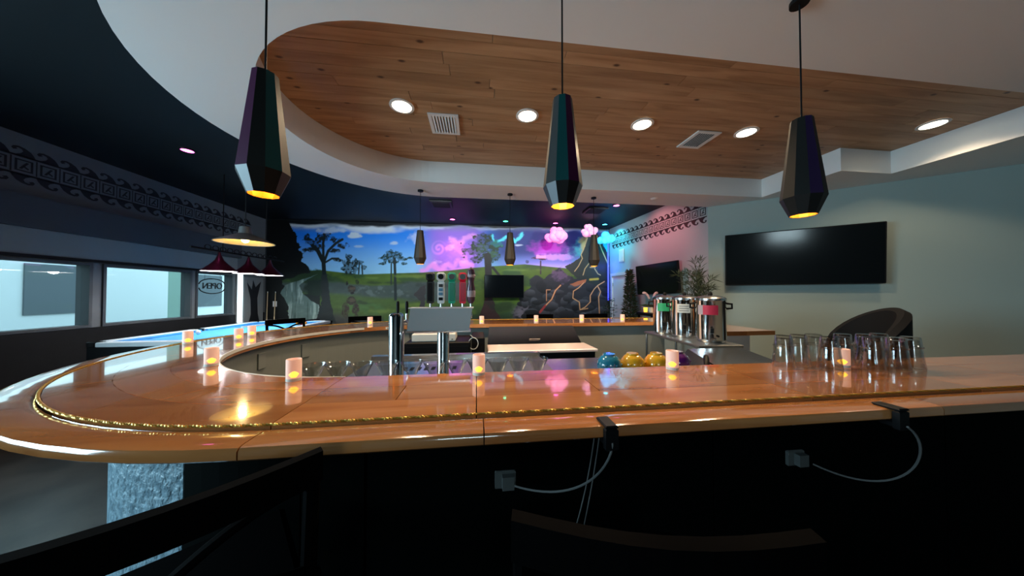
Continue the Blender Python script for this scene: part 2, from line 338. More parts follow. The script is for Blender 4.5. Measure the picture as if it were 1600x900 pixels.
# ---- mural on the back wall, painted flat: colours computed per vertex
def paint_mural():
    NX, NZ = 880, 250
    X0, X1, Z0, Z1 = XL + .02, 3.33, .62, 3.045
    X, Z = np.meshgrid(np.linspace(X0, X1, NX), np.linspace(Z0, Z1, NZ))
    # layout units of the painting (about 67 to the metre)
    u = 744.90 + 66.194 * X - 1.2184 * X * X
    v = 458 - (Z - 1.43) * (65.63 - 1.194 * X)
    rng = np.random.RandomState(3)
    def noise(sx, sy, seed):
        r = np.random.RandomState(seed); n = r.rand(64, 96)
        a = (u - 400) / sx; b_ = (v - 330) / sy
        i = np.floor(a).astype(int); j = np.floor(b_).astype(int); fa = a - i; fb = b_ - j
        fa = fa * fa * (3 - 2 * fa); fb = fb * fb * (3 - 2 * fb)
        g_ = lambda jj, ii: n[jj % 64, ii % 96]
        return (g_(j, i) * (1 - fa) + g_(j, i + 1) * fa) * (1 - fb) + (g_(j + 1, i) * (1 - fa) + g_(j + 1, i + 1) * fa) * fb
    def fbm(sx, sy, seed): return (noise(sx, sy, seed) + .5 * noise(sx / 2, sy / 2, seed + 1) + .25 * noise(sx / 4, sy / 4, seed + 2) + .12 * noise(sx / 8, sy / 8, seed + 3)) / 1.87
    n1, n2, n3, n4 = fbm(40, 16, 1), fbm(18, 10, 11), fbm(8, 6, 21), fbm(60, 40, 31)
    fine = fbm(5, 5, 51); leafy = fbm(3.2, 2.6, 61)
    C = np.zeros(u.shape + (3,))
    def c8(*c): return (np.array(c) / 255.0) ** 2.2
    def mix(col, a):
        nonlocal C
        a = np.clip(a, 0, 1)[..., None]; C = C * (1 - a) + np.asarray(col) * a
    ss = lambda a, b_, x: (lambda t_: t_ * t_ * (3 - 2 * t_))(np.clip((x - a) / (b_ - a), 0, 1))
    def blob(cx, cy, rx, ry, soft=.35, wob=.5, nn=None):
        nn = n3 if nn is None else nn
        r_ = np.sqrt(((u - cx) / rx) ** 2 + ((v - cy) / ry) ** 2) + (nn - .5) * wob * 2
        return 1 - ss(1 - soft, 1, r_)
    def line(pts, w_, soft=.8, wob=0):
        dmin = np.full(u.shape, 1e9); uu = u + (n3 - .5) * wob; vv = v + (n2 - .5) * wob
        for (x0, y0), (x1, y1) in zip(pts[:-1], pts[1:]):
            dx, dy = x1 - x0, y1 - y0; t_ = np.clip(((uu - x0) * dx + (vv - y0) * dy) / (dx * dx + dy * dy + 1e-9), 0, 1)
            dmin = np.minimum(dmin, np.hypot(uu - x0 - t_ * dx, vv - y0 - t_ * dy))
        return 1 - ss(w_, w_ + soft, dmin)
    def poly(pts, wob=0):
        uu = u + (n3 - .5) * wob; vv = v + (n2 - .5) * wob
        ins = np.zeros(u.shape, bool); n = len(pts)
        for i in range(n):
            x0, y0 = pts[i]; x1, y1 = pts[(i + 1) % n]
            if y0 == y1: continue
            c_ = ((y0 > vv) != (y1 > vv)) & (uu < (x1 - x0) * (vv - y0) / (y1 - y0) + x0); ins ^= c_
        return ins.astype(float)
    # sky
    t_ = ss(362, 434, v)[..., None]
    C = c8(14, 122, 226) * (1 - t_) + c8(150, 206, 240) * t_
    mix(c8(150, 100, 215), ss(645, 690, u) * (1 - ss(735, 775, u)) * .95)
    mix(c8(40, 50, 120), ss(735, 790, u) * (1 - ss(395, 425, v)))
    mix(c8(120, 120, 205), ss(760, 800, u) * ss(392, 415, v) * .9)
    mix(c8(160, 60, 190), blob(858, 388, 42, 16, .7) * .85)
    mix(c8(190, 150, 230), blob(870, 402, 34, 7, .5) * .8); mix(c8(215, 190, 245), ss(408, 420, v) * ss(800, 840, u) * .7)
    mix(c8(60, 170, 180), blob(918, 395, 34, 26, .7) * .8); mix(c8(200, 170, 60), blob(917, 385, 13, 22, .6) * .7)
    mix(c8(40, 190, 230), blob(948, 385, 16, 34, .6) * .8)
    # galaxy swirl and pink lightning clouds
    rr = np.hypot(u - 685, (v - 388)); th = np.arctan2(v - 388, u - 685)
    mix(c8(215, 140, 245), (np.cos(rr * .9 - th * 1.0) * .5 + .5) * (1 - ss(5, 15, rr)) * .8)
    for P_ in ([(704, 374), (716, 380), (726, 372), (740, 368)], [(700, 388), (712, 386), (722, 396), (730, 410), (722, 414)], [(688, 420), (700, 412), (708, 416), (716, 406), (724, 414), (738, 416)], [(660, 424), (676, 414), (686, 420), (700, 424), (728, 420)]):
        mix(c8(240, 150, 235), line(P_, 1.0, 5, 8) * .8)
    mix(c8(190, 120, 230), blob(716, 398, 26, 26, .8) * .6)
    mix(c8(245, 190, 240), ss(.55, .75, n2) * blob(712, 400, 36, 26, .6) * .7)
    mix(c8(90, 220, 240), line([(768, 366), (774, 378), (786, 374), (792, 370), (806, 376), (816, 366)], .8, 2.5, 7))
    # clouds along the top
    mix(c8(205, 214, 222), (1 - ss(352, 364, v + (n1 - .5) * 26)) * .95)
    mix(c8(120, 132, 142), ss(.5, .7, n1) * (1 - ss(350, 366, v)) * .7)
    mix(c8(205, 215, 222), blob(553, 367, 15, 5) * .9 + blob(520, 360, 30, 6, .6) * .7 + blob(615, 380, 8, 4, .6) * .6 + blob(560, 385, 10, 2.5, .6) * .5)
    mix(c8(200, 205, 230), blob(650, 372, 16, 10, .8, .9) * .6 + blob(812, 383, 8, 2, .5) * .8)
    mix(c8(12, 18, 26), (1 - ss(347, 351, v - (u - 440) * .022 + (n1 - .5) * 10)))
    # hills
    hz = np.interp(u, [400, 470, 500, 560, 620, 660, 700, 735, 770, 820, 860, 960], [432, 424, 422, 429, 427, 426, 423, 419, 416, 413, 417, 426])
    g_ = ss(-.6, .6, v - hz)
    mix(c8(80, 104, 28), g_); mix(c8(48, 76, 38), g_ * ss(.45, .62, n1) * .8)
    mix(c8(70, 82, 80), ss(440, 446, v + (n1 - .5) * 12) * (1 - ss(466, 474, v + (n1 - .5) * 14)) * (u < 740) * .9)
    mix(c8(112, 126, 124), ss(.52, .66, n3) * ss(444, 450, v) * (1 - ss(460, 466, v)) * ss(540, 570, u) * (u < 640) * .5)
    mix(c8(74, 98, 40), ss(462, 470, v - (u - 600) * .06 + (n1 - .5) * 12) * (u < 850) * .95); mix(c8(72, 110, 58), ss(.5, .68, n2) * ss(470, 478, v) * .6)
    mix(c8(60, 58, 58), ss(482, 500, v + (n1 - .5) * 20 - np.clip(u - 520, 0, 300) * .02) * (u < 600) * .95)
    mix(c8(40, 52, 44), ss(474, 500, v + (n2 - .5) * 14) * ss(620, 700, u) * .75)
    # forest and waterfall on the left
    mix(c8(38, 62, 30), blob(480, 432, 46, 12, .3, .3)); mix(c8(28, 44, 34), blob(494, 452, 22, 20, .4, .3)); mix(c8(30, 36, 36), poly([(474, 460), (500, 462), (502, 505), (490, 505)], 4))
    mix(c8(6, 9, 10), poly([(380, 340), (440, 340), (458, 356), (466, 380), (474, 410), (486, 424), (470, 428), (440, 440), (452, 470), (452, 506), (380, 506)], 14))
    mix(c8(22, 30, 26), blob(440, 390, 30, 40, .8) * ss(.55, .7, n3) * .6)
    wf = poly([(497, 428), (474, 436), (446, 446), (438, 458), (446, 468), (451, 478), (452, 506), (502, 506), (498, 476), (486, 470), (472, 458), (468, 446), (480, 436)], 3)
    mix(c8(96, 118, 112), wf); mix(c8(160, 180, 172), wf * ss(.5, .72, fbm(4, 26, 71)) * .8); mix(c8(60, 80, 76), wf * ss(.6, .75, fbm(3, 30, 77)) * .7)
    # trees
    def crown(col, blobs, wob=1.2, k=1.0):
        m_ = np.zeros(u.shape)
        for (cx, cy, rx, ry) in blobs: m_ = np.maximum(m_, blob(cx, cy, rx, ry, .22, wob, n3 * .3 + fine * .7))
        mix(col, m_ * k * (.62 + .38 * ss(.42, .52, leafy)))
    dk = c8(12, 24, 26)
    mix(dk, line([(506, 505), (507, 440), (505, 410), (496, 392), (488, 384)], 2.8)); mix(dk, line([(505, 412), (512, 392), (524, 380), (534, 374)], 1.6)); mix(dk, line([(505, 412), (504, 380), (506, 368)], 1.6)); mix(dk, line([(508, 410), (518, 404), (528, 404)], 1.1))
    crown(dk, [(506, 370, 10, 6), (488, 378, 13, 6), (520, 374, 9, 5), (534, 384, 11, 5), (498, 386, 9, 5), (522, 392, 11, 4), (482, 390, 9, 4), (526, 406, 7, 3), (478, 372, 5, 7)])
    mix(c8(36, 42, 42), poly([(502, 430), (511, 430), (516, 470), (526, 505), (494, 505), (503, 470)], 4))
    crown(c8(18, 40, 40), [(545, 406, 6, 8), (541, 418, 8, 9), (549, 416, 8, 14), (562, 410, 6, 4), (568, 418, 4, 3), (556, 412, 4, 3)]); mix(c8(18, 36, 36), line([(560, 428), (561, 410)], .7)); mix(c8(18, 36, 36), line([(566, 428), (565, 415)], .7))
    crown(c8(20, 52, 48), [(614, 398, 14, 6), (602, 402, 8, 6), (626, 404, 9, 4), (612, 408, 12, 4), (598, 412, 6, 2.5), (632, 412, 6, 2), (640, 403, 5, 2), (606, 394, 4, 4)])
    mix(c8(28, 40, 40), line([(618, 468), (617, 430), (616, 404)], 1.7)); mix(c8(40, 56, 48), line([(611, 444), (611, 412)], .8))
    crown(c8(30, 50, 30), [(752, 384, 26, 14), (740, 392, 16, 10), (770, 388, 16, 12), (756, 372, 18, 8), (764, 402, 18, 8), (746, 404, 12, 7), (776, 400, 10, 5)], 1.0); crown(c8(66, 96, 70), [(752, 388, 10, 8), (768, 396, 9, 5)], 1.3, .6); crown(c8(28, 130, 120), [(776, 380, 9, 6)], 1.3, .6)
    mix(c8(40, 32, 30), line([(762, 505), (764, 440), (762, 400)], 5.0)); mix(c8(40, 32, 30), line([(770, 418), (780, 430)], 1.6))
    mix(c8(66, 42, 40), poly([(758, 465), (770, 465), (774, 484), (788, 505), (744, 505), (754, 484)], 5))
    mix(c8(60, 44, 50), line([(845, 428), (845, 408)], .7)); crown(c8(60, 40, 60), [(840, 403, 8, 2.5), (848, 405, 7, 2)], .8); mix(c8(245, 160, 200), poly([(838, 399), (853, 399), (853, 404), (838, 404)], 2)); crown(c8(40, 36, 50), [(824, 409, 3, 3)], .4)
    for (cx, cy, rx, ry) in ((580, 434, 26, 3), (640, 432, 30, 3), (700, 432, 30, 4), (810, 422, 34, 3), (650, 478, 40, 5), (596, 486, 34, 5), (720, 486, 24, 6)):
        mix(c8(120, 146, 60), blob(cx, cy, rx, ry, .8, .8, n2) * .5)
    for (cx, cy, rx, ry) in ((600, 442, 34, 3), (680, 446, 30, 4), (800, 440, 26, 5), (570, 474, 26, 4), (690, 496, 36, 6), (780, 478, 26, 12)):
        mix(c8(34, 46, 36), blob(cx, cy, rx, ry, .8, .8, n2) * .6)
    # carved wooden figure beside the tree
    crown(c8(58, 46, 36), [(549, 452, 6, 7), (549, 470, 8, 8), (540, 486, 6, 14), (556, 484, 6, 12)], .5); crown(c8(92, 76, 60), [(550, 451, 4, 3), (550, 469, 4, 3)], .9); crown(c8(26, 24, 24), [(542, 442, 2, 4), (558, 441, 3, 4), (550, 458, 4, 2)], .4)
    mix(c8(62, 60, 58), poly([(655, 448), (664, 446), (666, 490), (658, 500), (656, 470), (646, 462)], 6))
    # boulders, volcano and lava on the right
    mix(c8(46, 46, 50), poly([(800, 506), (806, 482), (822, 455), (838, 440), (856, 432), (876, 420), (900, 436), (960, 434), (960, 506)], 10))
    mix(c8(120, 110, 118), ss(462, 490, v) * blob(822, 488, 30, 22, .5) * ss(.42, .6, n3)); mix(c8(108, 84, 110), blob(876, 428, 18, 13, .5, .9) * .75); mix(c8(62, 52, 66), blob(880, 434, 18, 10, .5) * ss(.5, .6, fine) * .9)
    r2 = np.random.RandomState(9)
    for _ in range(70):
        cx, cy = r2.uniform(815, 955), r2.uniform(446, 504); rx, ry = r2.uniform(5, 14), r2.uniform(4, 9); s_ = r2.uniform(34, 96)
        if cy < 440 + (860 - cx) * .5: continue
        a = blob(cx, cy, rx, ry, .15, .18); lum = np.clip(.55 - (v - cy) / ry * .55, .12, 1.1)[..., None]
        C = C * (1 - a[..., None]) + (c8(s_, s_, s_ * 1.06) * lum) * a[..., None]
    mix(c8(40, 40, 44), blob(838, 440, 12, 10, .2, .3)); mix(c8(30, 30, 34), blob(845, 446, 10, 8, .3, .3) * .8)
    mix(c8(44, 50, 42), poly([(920, 366), (934, 364), (942, 380), (956, 412), (958, 440), (930, 446), (900, 434), (884, 418), (906, 404), (914, 384)], 5)); mix(c8(24, 28, 26), poly([(928, 366), (934, 364), (942, 384), (957, 418), (958, 442), (936, 440)], 4) * .7)
    for P_, w_ in (([(918, 372), (912, 390), (908, 398), (910, 404), (904, 416), (898, 424)], .6), ([(920, 412), (914, 420), (911, 430)], .6), ([(932, 368), (940, 390), (946, 404), (951, 416)], .6), ([(922, 418), (930, 418)], .6), ([(929, 420), (934, 428), (938, 430)], .6)):
        mix(c8(200, 168, 112), line(P_, w_ * .5, .6))
    mix(c8(190, 160, 60), line([(922, 437), (934, 436)], .8, 1.6)); mix(c8(190, 110, 70), poly([(890, 444), (916, 436), (914, 442), (898, 448)], 3) * .8)
    for P_, w_ in (([(876, 446), (868, 454), (862, 468), (850, 480), (845, 486)], 1.5), ([(854, 470), (854, 453), (860, 453)], .5), ([(912, 442), (904, 450), (896, 455), (895, 466), (905, 472), (906, 484)], .8), ([(944, 440), (934, 446), (928, 452), (922, 462), (922, 472), (914, 480), (906, 484)], .8), ([(934, 448), (938, 456), (935, 464), (936, 490)], .9), ([(906, 484), (918, 482)], .8)):
        mix(c8(180, 96, 56), line(P_, w_ * .55, .7)); mix(c8(235, 185, 130), line(P_, w_ * .2, .5))
    mix(c8(170, 60, 60), line([(852, 478), (844, 488)], 1.2)); mix(c8(14, 14, 18), poly([(952, 400), (960, 380), (962, 506), (950, 506), (950, 440)], 4) * .9)
    C *= (.80 + .4 * fbm(9, 5, 91) * ss(415, 440, v) + .2 * (1 - ss(415, 440, v)))[..., None]
    # flat sheet just proud of the wall
    me = bpy.data.meshes.new('mural'); nv = NX * NZ
    co = np.empty((nv, 3), np.float32); co[:, 0] = X.ravel(); co[:, 1] = YM - .004; co[:, 2] = Z.ravel()
    idx = np.arange(nv).reshape(NZ, NX); q_ = np.stack([idx[:-1, :-1], idx[:-1, 1:], idx[1:, 1:], idx[1:, :-1]], -1).reshape(-1, 4)
    me.vertices.add(nv); me.vertices.foreach_set('co', co.ravel()); nq = len(q_)
    me.loops.add(nq * 4); me.loops.foreach_set('vertex_index', q_.ravel().astype(np.int32)); me.polygons.add(nq)
    me.polygons.foreach_set('loop_start', np.arange(0, nq * 4, 4, dtype=np.int32)); me.update(calc_edges=True)
    ca = me.color_attributes.new('paint', 'FLOAT_COLOR', 'POINT'); ca.data.foreach_set('color', np.concatenate([np.clip(C, 0, 1).reshape(-1, 3), np.ones((nv, 1))], 1).astype(np.float32).ravel())
    me.materials.append(MATS['mural_paint'])
    o = bpy.data.objects.new('mural', me); COL.objects.link(o); o.parent = wb
    o['label'] = 'painted landscape with trees, waterfall, purple sky and lava volcano'
paint_mural()

# ---- black stencilled wave borders on the right and left walls
def stencil(origin, direc, length, zc, h, parent, step=.155, right=True):
    """wave crests above and below a band of squares, painted on the wall (thin relief)"""
    b_ = B(); dv = Vector(direc).normalized(); up = Vector((0, 0, 1)); nrm = dv.cross(up)
    O = Vector(origin)
    def flat(pts, t=.0015):
        vs = [O + dv * s_ + up * (zc + z_) for s_, z_ in pts]; n = len(vs)
        # both faces lie within 2 mm of the wall
        b_.add([p + nrm * 0 for p in vs], [tuple(range(n))])
    k = int(length / step)
    bh = h * .24
    for i in range(k):
        s0 = i * step
        for sg in (1, -1):
            base = sg * bh
            pts = [(s0, base), (s0 + step, base)]
            pr = [(1.0, 0), (.92, .30), (.78, .62), (.55, .86), (.30, .95), (.10, .86), (.02, .66), (.10, .50), (.24, .50), (.28, .62), (.20, .68), (.28, .78), (.42, .70), (.48, .52), (.40, .30), (.22, .12), (0, 0)]
            hh = h * .27
            pts = [(s0 + (p if sg > 0 else 1 - p) * step, base + sg * q_ * hh) for p, q_ in pr]
            # triangulated fan strips between the outer and the inner edge of the curl
            o_ = pts[:8]; n_ = pts[8:][::-1]
            m_ = min(len(o_), len(n_))
            for j in range(m_ - 1): flat([o_[j], o_[j + 1], n_[j + 1], n_[j]])
        # band of squares
        e = bh * .86; wd = step * .06
        flat([(s0, -e), (s0 + wd, -e), (s0 + wd, e), (s0, e)])
        sq = step * .22; c0 = s0 + step * .53
        for (a0, a1, z0_, z1_) in ((-.36, .36, .52, .66), (-.36, .36, -.66, -.52), (-.36, -.26, -.52, .52), (.26, .36, -.52, .52)):
            flat([(c0 + a0 * step, z0_ * bh), (c0 + a1 * step, z0_ * bh), (c0 + a1 * step, z1_ * bh), (c0 + a0 * step, z1_ * bh)])
        flat([(c0 - .2 * step, -.4 * bh), (c0 - .08 * step, -.4 * bh), (c0 + .2 * step, .4 * bh), (c0 + .08 * step, .4 * bh)])
        flat([(c0 - .05 * step, -.14 * bh), (c0 + .16 * step, -.4 * bh), (c0 + .2 * step, -.26 * bh), (c0, 0)])
    for z_ in (bh, -bh): flat([(0, z_ - bh * .1), (length, z_ - bh * .1), (length, z_ + bh * .1), (0, z_ + bh * .1)])
    o = b_.build('stencil_border', 'stencil', parent); o['label'] = 'black stencilled wave border'
    return o
dr = Vector((WR[1][0] - WR[0][0], WR[1][1] - WR[0][1], 0))
nr = Vector((-dr.y, dr.x, 0)).normalized()
if nr.x > 0: nr = -nr
stencil(Vector((WR[0][0], WR[0][1], 0)) + dr.normalized() * .12 + nr * .003, dr, 2.79, 2.70, .37, wr)
stencil((XL + .003, 2.4, 0), (0, 1, 0), 4.1, 2.73, .38, wl, .17)

# ================================================================== THE BAR
BIC, BIR, BOC, BOR = (-.56, 2.335), 1.015, (-.56, 2.41), 1.65
FX1, KX1 = 3.3, 2.83          # right ends of the front and of the back run
def bar_pt(s, f):
    """s: 0..1 front run (right to left), 1..2 the rounded end, 2..3 back run; f: 0 inner edge, 1 outer edge"""
    if s <= 1:
        x_ = FX1 + (BIC[0] - FX1) * s; I = (x_, BIC[1] - BIR); O = (x_, BOC[1] - BOR)
    elif s <= 2:
        a = PI * 1.5 - PI * (s - 1); I = (BIC[0] + BIR * math.cos(a), BIC[1] + BIR * math.sin(a)); O = (BOC[0] + BOR * math.cos(a), BOC[1] + BOR * math.sin(a))
    else:
        x_ = BIC[0] + (KX1 - BIC[0]) * (s - 2); I = (x_, BIC[1] + BIR); O = (x_, BOC[1] + BOR)
    return (I[0] + (O[0] - I[0]) * f, I[1] + (O[1] - I[1]) * f)
def run(s0, s1, f, n): return [bar_pt(s0 + (s1 - s0) * i / n, f) for i in range(n + 1)]
def sx(x): return (FX1 - x) / (FX1 - BIC[0])
def kx(x): return 2 + (x - BIC[0]) / (KX1 - BIC[0])
bar = thing('bar_counter', 'long glossy orange wood bar counter with rounded end and gold rope trim', 'bar', (0, 0, 0))
rows = [(0, .27), (.272, .54), (.542, .80)]
for ri, (f0, f1) in enumerate(rows):
    cuts = [0] + [sx(c) for c in ((2.35, 1.16, .0), (2.35, 1.16, .45, .0, -.27), (2.35, 1.9, 1.16, .0))[ri]] + [1]
    for a, c in zip(cuts[:-1], cuts[1:]):
        b = B().strip(run(a + .0004, c - .0004, f0, 1), run(a + .0004, c - .0004, f1, 1), 1.03, 1.07); b.build('board', 'bar_wood', bar)
    cuts = ((1, 1.24, 1.5, 1.76, 2), (1, 1.12, 1.38, 1.64, 1.88, 2), (1, 1.24, 1.5, 1.76, 2))[ri]
    for a, c in zip(cuts[:-1], cuts[1:]):
        n = max(3, int((c - a) * 40)); b = B().strip(run(a + .0004, c - .0004, f0, n), run(a + .0004, c - .0004, f1, n), 1.03, 1.07); b.build('board', 'bar_wood', bar)
    cuts = [2] + [kx(c) for c in ((.6, 1.8), (-.1, 1.1, 2.1), (.6, 1.8))[ri]] + [3]
    for a, c in zip(cuts[:-1], cuts[1:]):
        b = B().strip(run(a + .0004, c - .0004, f0, 1), run(a + .0004, c - .0004, f1, 1), 1.03, 1.07); b.build('board', 'bar_wood', bar)
# right arm of the counter, beside the urns
for x0, x1 in ((2.24, 2.53), (2.532, 2.83)):
    B().box(x0, x1, 2.43, 3.348, 1.03, 1.07).build('board', 'bar_wood', bar)
# rounded arm rest outside the rope
def rail_run(s0, s1, n):
    b_ = B(); prof = [(.818, 1.034), (.818, 1.060), (.85, 1.064), (.97, 1.0640), (.99, 1.0615), (1.0, 1.054), (1.0, 1.0355), (.99, 1.0305), (.83, 1.0305)]
    vs = []; fs = []; k = len(prof)
    for i in range(n + 1):
        s_ = s0 + (s1 - s0) * i / n
        for f_, z_ in prof: p = bar_pt(s_, f_); vs.append((p[0], p[1], z_))
    for i in range(n):
        for j in range(k): l = (j + 1) % k; fs.append((i * k + j, i * k + l, (i + 1) * k + l, (i + 1) * k + j))
    fs += [tuple(range(k)), tuple(n * k + j for j in range(k))]
    return b_.add(vs, fs)
for a, c, n in ((0, sx(1.5), 1), (sx(1.5), sx(.02), 1), (sx(.02), 1, 1), (1, 1.33, 14), (1.33, 1.66, 14), (1.66, 2, 14), (2, kx(1.2), 1), (kx(1.2), 3, 1)):
    rail_run(a + .0004, c - .0004, n).build('arm_rail', 'bar_wood', bar, True)
# gold rope: two twisted strands along the joint
pts = run(0, 1, .809, 60) + run(1, 2, .809, 80)[1:] + run(2, 3, .809, 50)[1:]
seg = [0]
for p, q in zip(pts[:-1], pts[1:]): seg.append(seg[-1] + math.hypot(q[0] - p[0], q[1] - p[1]))
Ltot = seg[-1]
for ph in (0, PI):
    cpts = []; nn = int(Ltot / .004); j = 0
    for i in range(nn + 1):
        s_ = Ltot * i / nn
        while j < len(seg) - 2 and seg[j + 1] < s_: j += 1
        t_ = (s_ - seg[j]) / (seg[j + 1] - seg[j]); p, q = pts[j], pts[j + 1]
        X_, Y_ = p[0] + (q[0] - p[0]) * t_, p[1] + (q[1] - p[1]) * t_
        dx, dy = (q[0] - p[0]) / (seg[j + 1] - seg[j]), (q[1] - p[1]) / (seg[j + 1] - seg[j])
        a = 2 * PI * s_ / .020 + ph
        cpts.append((X_ - dy * math.cos(a) * .0021, Y_ + dx * math.cos(a) * .0021, 1.0712 + math.sin(a) * .0021))
    B().tube(cpts, .0026, 5).build('rope_trim', 'gold_rope', bar, True)
# white edge strip along the inner curve
b = B().strip(run(1.0, 1.8, -.012, 50), run(1.0, 1.8, -.001, 50), 1.05, 1.071); b.build('edge_strip', 'label_white', bar)
# body: grey wall inside, black panels outside, pale blue crinkled panels round the left end
n = 70
ins = run(0, 1, .08, 8) + run(1, 2, .08, 40)[1:] + run(2, 3, .08, 8)[1:]; ins2 = run(0, 1, .16, 8) + run(1, 2, .16, 40)[1:] + run(2, 3, .16, 8)[1:]
B().strip(ins, ins2, 0, 1.03).build('inner_wall', 'grey_panel', bar)
for x0, x1 in ((3.3, 2.0), (2.0, .9), (.9, -.36), (-.365, -.56)):
    B().strip(run(sx(x0) + .0006, sx(x1) - .0006, .50, 1), run(sx(x0) + .0006, sx(x1) - .0006, .55, 1), 0, 1.03).build('front_panel', 'black_panel', bar)
for a, c in ((1.0, 1.09),): B().strip(run(a + .0006, c - .0006, .50, 6), run(a + .0006, c - .0006, .55, 6), 0, 1.03).build('front_panel', 'black_panel', bar)
for a, c in ((1.09, 1.32), (1.32, 1.55), (1.55, 1.78), (1.78, 2.0)):
    o = B().strip(run(a + .0006, c - .0006, .50, 12), run(a + .0006, c - .0006, .55, 12), 0, 1.03).build('front_panel', 'blue_crinkle', bar); o['label'] = 'pale blue crinkled panel'
B().strip(run(2, 3, .50, 4), run(2, 3, .55, 4), 0, 1.03).build('front_panel', 'black_panel', bar)
B().box(2.29, 2.34, 2.47, 3.29, 0, 1.03).build('inner_wall', 'grey_panel', bar); o = B().box(2.345, 2.60, 2.47, 2.52, 0, 1.03).build('end_panel', 'white_plastic', bar)
# outlets on the inner grey wall
for s_ in (1.64, 1.93, 1.52):
    p = bar_pt(s_, .08); a = PI * 1.5 - PI * (s_ - 1)
    o = B().cham(-.006, .006, -.035, .035, -.06, .06, .003).build('outlet_plate', 'grey_panel', bar); o.location = (p[0] - math.cos(a) * .007, p[1] - math.sin(a) * .007, .915); o.rotation_euler = (0, 0, a)
# printed white sticker on the inner edge of the counter
p = bar_pt(1.89, 0); a = PI * 1.5 - PI * .89
o = B().box(-.001, .001, -.075, .075, -.012, .012).build('sticker', 'label_white', bar); o.location = (p[0] - math.cos(a) * .003, p[1] - math.sin(a) * .003, 1.05); o.rotation_euler = (0, 0, a)
pr = B(); xx = -.068
while xx < .06:
    w_ = .006 + random.random() * .006
    if not (.018 < xx < .03): pr.box(-.0018, -.001, xx, xx + w_, -.007, .007)
    xx += w_ + .004
q = pr.build('sticker_print', 'wall_grey', o)

# ---- outlets on the customer side, with charging cables
def outlet(x, z, label):
    yp = bar_pt(sx(x), .55)[1]
    t = thing('power_outlet', label, 'outlet', (x, yp - .001, z))
    B().cham(-.036, .036, -.012, 0, -.03, .03, .004).build('plate', 'outlet_grey', t)
    B().box(-.012, .028, -.034, -.0122, -.022, .022).build('plug', 'outlet_grey', t)
    return t
outlet(.10, .785, 'white wall outlet with plug below the bar, wired to the bar edge clip')
outlet(1.25, .78, 'white wall outlet under the bar whose cable makes a hanging loop')
def bez(P, n=24):
    P = [Vector(p) for p in P]; o_ = []
    for i in range(n + 1):
        t_ = i / n; q = P[:]
        while len(q) > 1: q = [a.lerp(c, t_) for a, c in zip(q[:-1], q[1:])]
        o_.append(q[0])
    return o_
tag(B().tube(bez([(.128, .966, .785), (.22, .90, .79), (.36, .78, .84), (.365, .735, 1.02), (.362, .742, 1.028)]), .0032, 6).build('charging_cable', 'cable_white', None, True), 'white charging cable strung from outlet up to the black edge clip', 'cable')
tag(B().tube(bez([(1.28, .966, .775), (1.36, .85, .74), (1.47, .80, .77), (1.42, .735, .95), (1.31, .7345, 1.02)]), .0032, 6).build('charging_cable', 'cable_white', None, True), 'white charging cable hanging in a round loop under the bar', 'cable')
for k, (dx, dy) in enumerate(((0, 0), (.022, .01))):
    tag(B().tube(bez([(.385 + dx, .90 + dy, 1.028), (.39 + dx, .93 + dy, .90), (.36 + dx, .95 + dy, .70), (.31 + dx * 2, .96 + dy, .56)]), .002, 6).build('hanging_cord', 'cable_white', None, True), 'thin pale cord hanging down the dark bar front' , 'cord', 'thin cords under the bar')
for x_, lb in ((.362, 'black clip gripping the bar edge, white cable running from it'), (1.31, 'black clip on the bar edge above the looped white cable')):
    t = thing('edge_clip', lb, 'clip', (x_, .76, 1.0645))
    B().cham(-.018, .018, -.020, .045, .0, .008, .003).build('top_jaw', 'black', t)
    B().cham(-.018, .018, -.020, -.003, -.060, -.0005, .004).build('clip_back', 'black', t)
    B().cham(-.014, .014, -.0025, .03, -.056, -.036, .004).build('bottom_jaw', 'black', t)

# ================================================================== PENDANT LAMPS
def pendant(loc, ztop, label, group, cols, twist, glow, canopy=False):
    t = thing('pendant_lamp', label, 'lamp', loc, 0, group)
    prof = [(.047, 0.0), (.078, .078), (.0385, .43)]
    b_ = B(); n = 10
    vs = [(r_ * math.cos(2 * PI * i / n + twist), r_ * math.sin(2 * PI * i / n + twist), z_) for r_, z_ in prof for i in range(n)]
    for k in range(2):
        for i in range(n):
            b_.cur = cols[1 - k].get(i, 0)
            j = (i + 1) % n; b_.add([vs[k * n + i], vs[k * n + j], vs[(k + 1) * n + j], vs[(k + 1) * n + i]], [(0, 1, 2, 3)])
    b_.cur = 0; b_.add([vs[2 * n + i] for i in range(n)], [tuple(range(n))])
    b_.build('shade', ['pend_black', 'pend_refl_teal', 'pend_refl_plum', 'pend_refl_grey', 'pend_refl_brown', 'pend_refl_pale', 'pend_refl_violet', 'back_brown'], t)
    B().lathe_open([(.045, .001), (.0745, .078), (.036, .40), (.0, .40)], 10, a0=twist).build('lining', 'gold_lining', t)
    bl = B().ball((0, 0, .13), .022).build('bulb', glow, t, True)
    B().tube([(0, 0, .43), (0, 0, ztop - loc[2] - .002)], .0035, 6).build('cord', 'black', t)
    if canopy: B().lathe([(.0, 0), (.035, 0), (.035, .018), (.0, .018)], 20, (0, 0, ztop - loc[2] - .0185)).build('canopy', 'black', t)
    l = point('pendant_light', (0, 0, .09), .25 if 'gold' not in label else .1, (1, .55, .2) if 'orange' not in label else (1, .30, .06), .02); l.parent = t
    return t
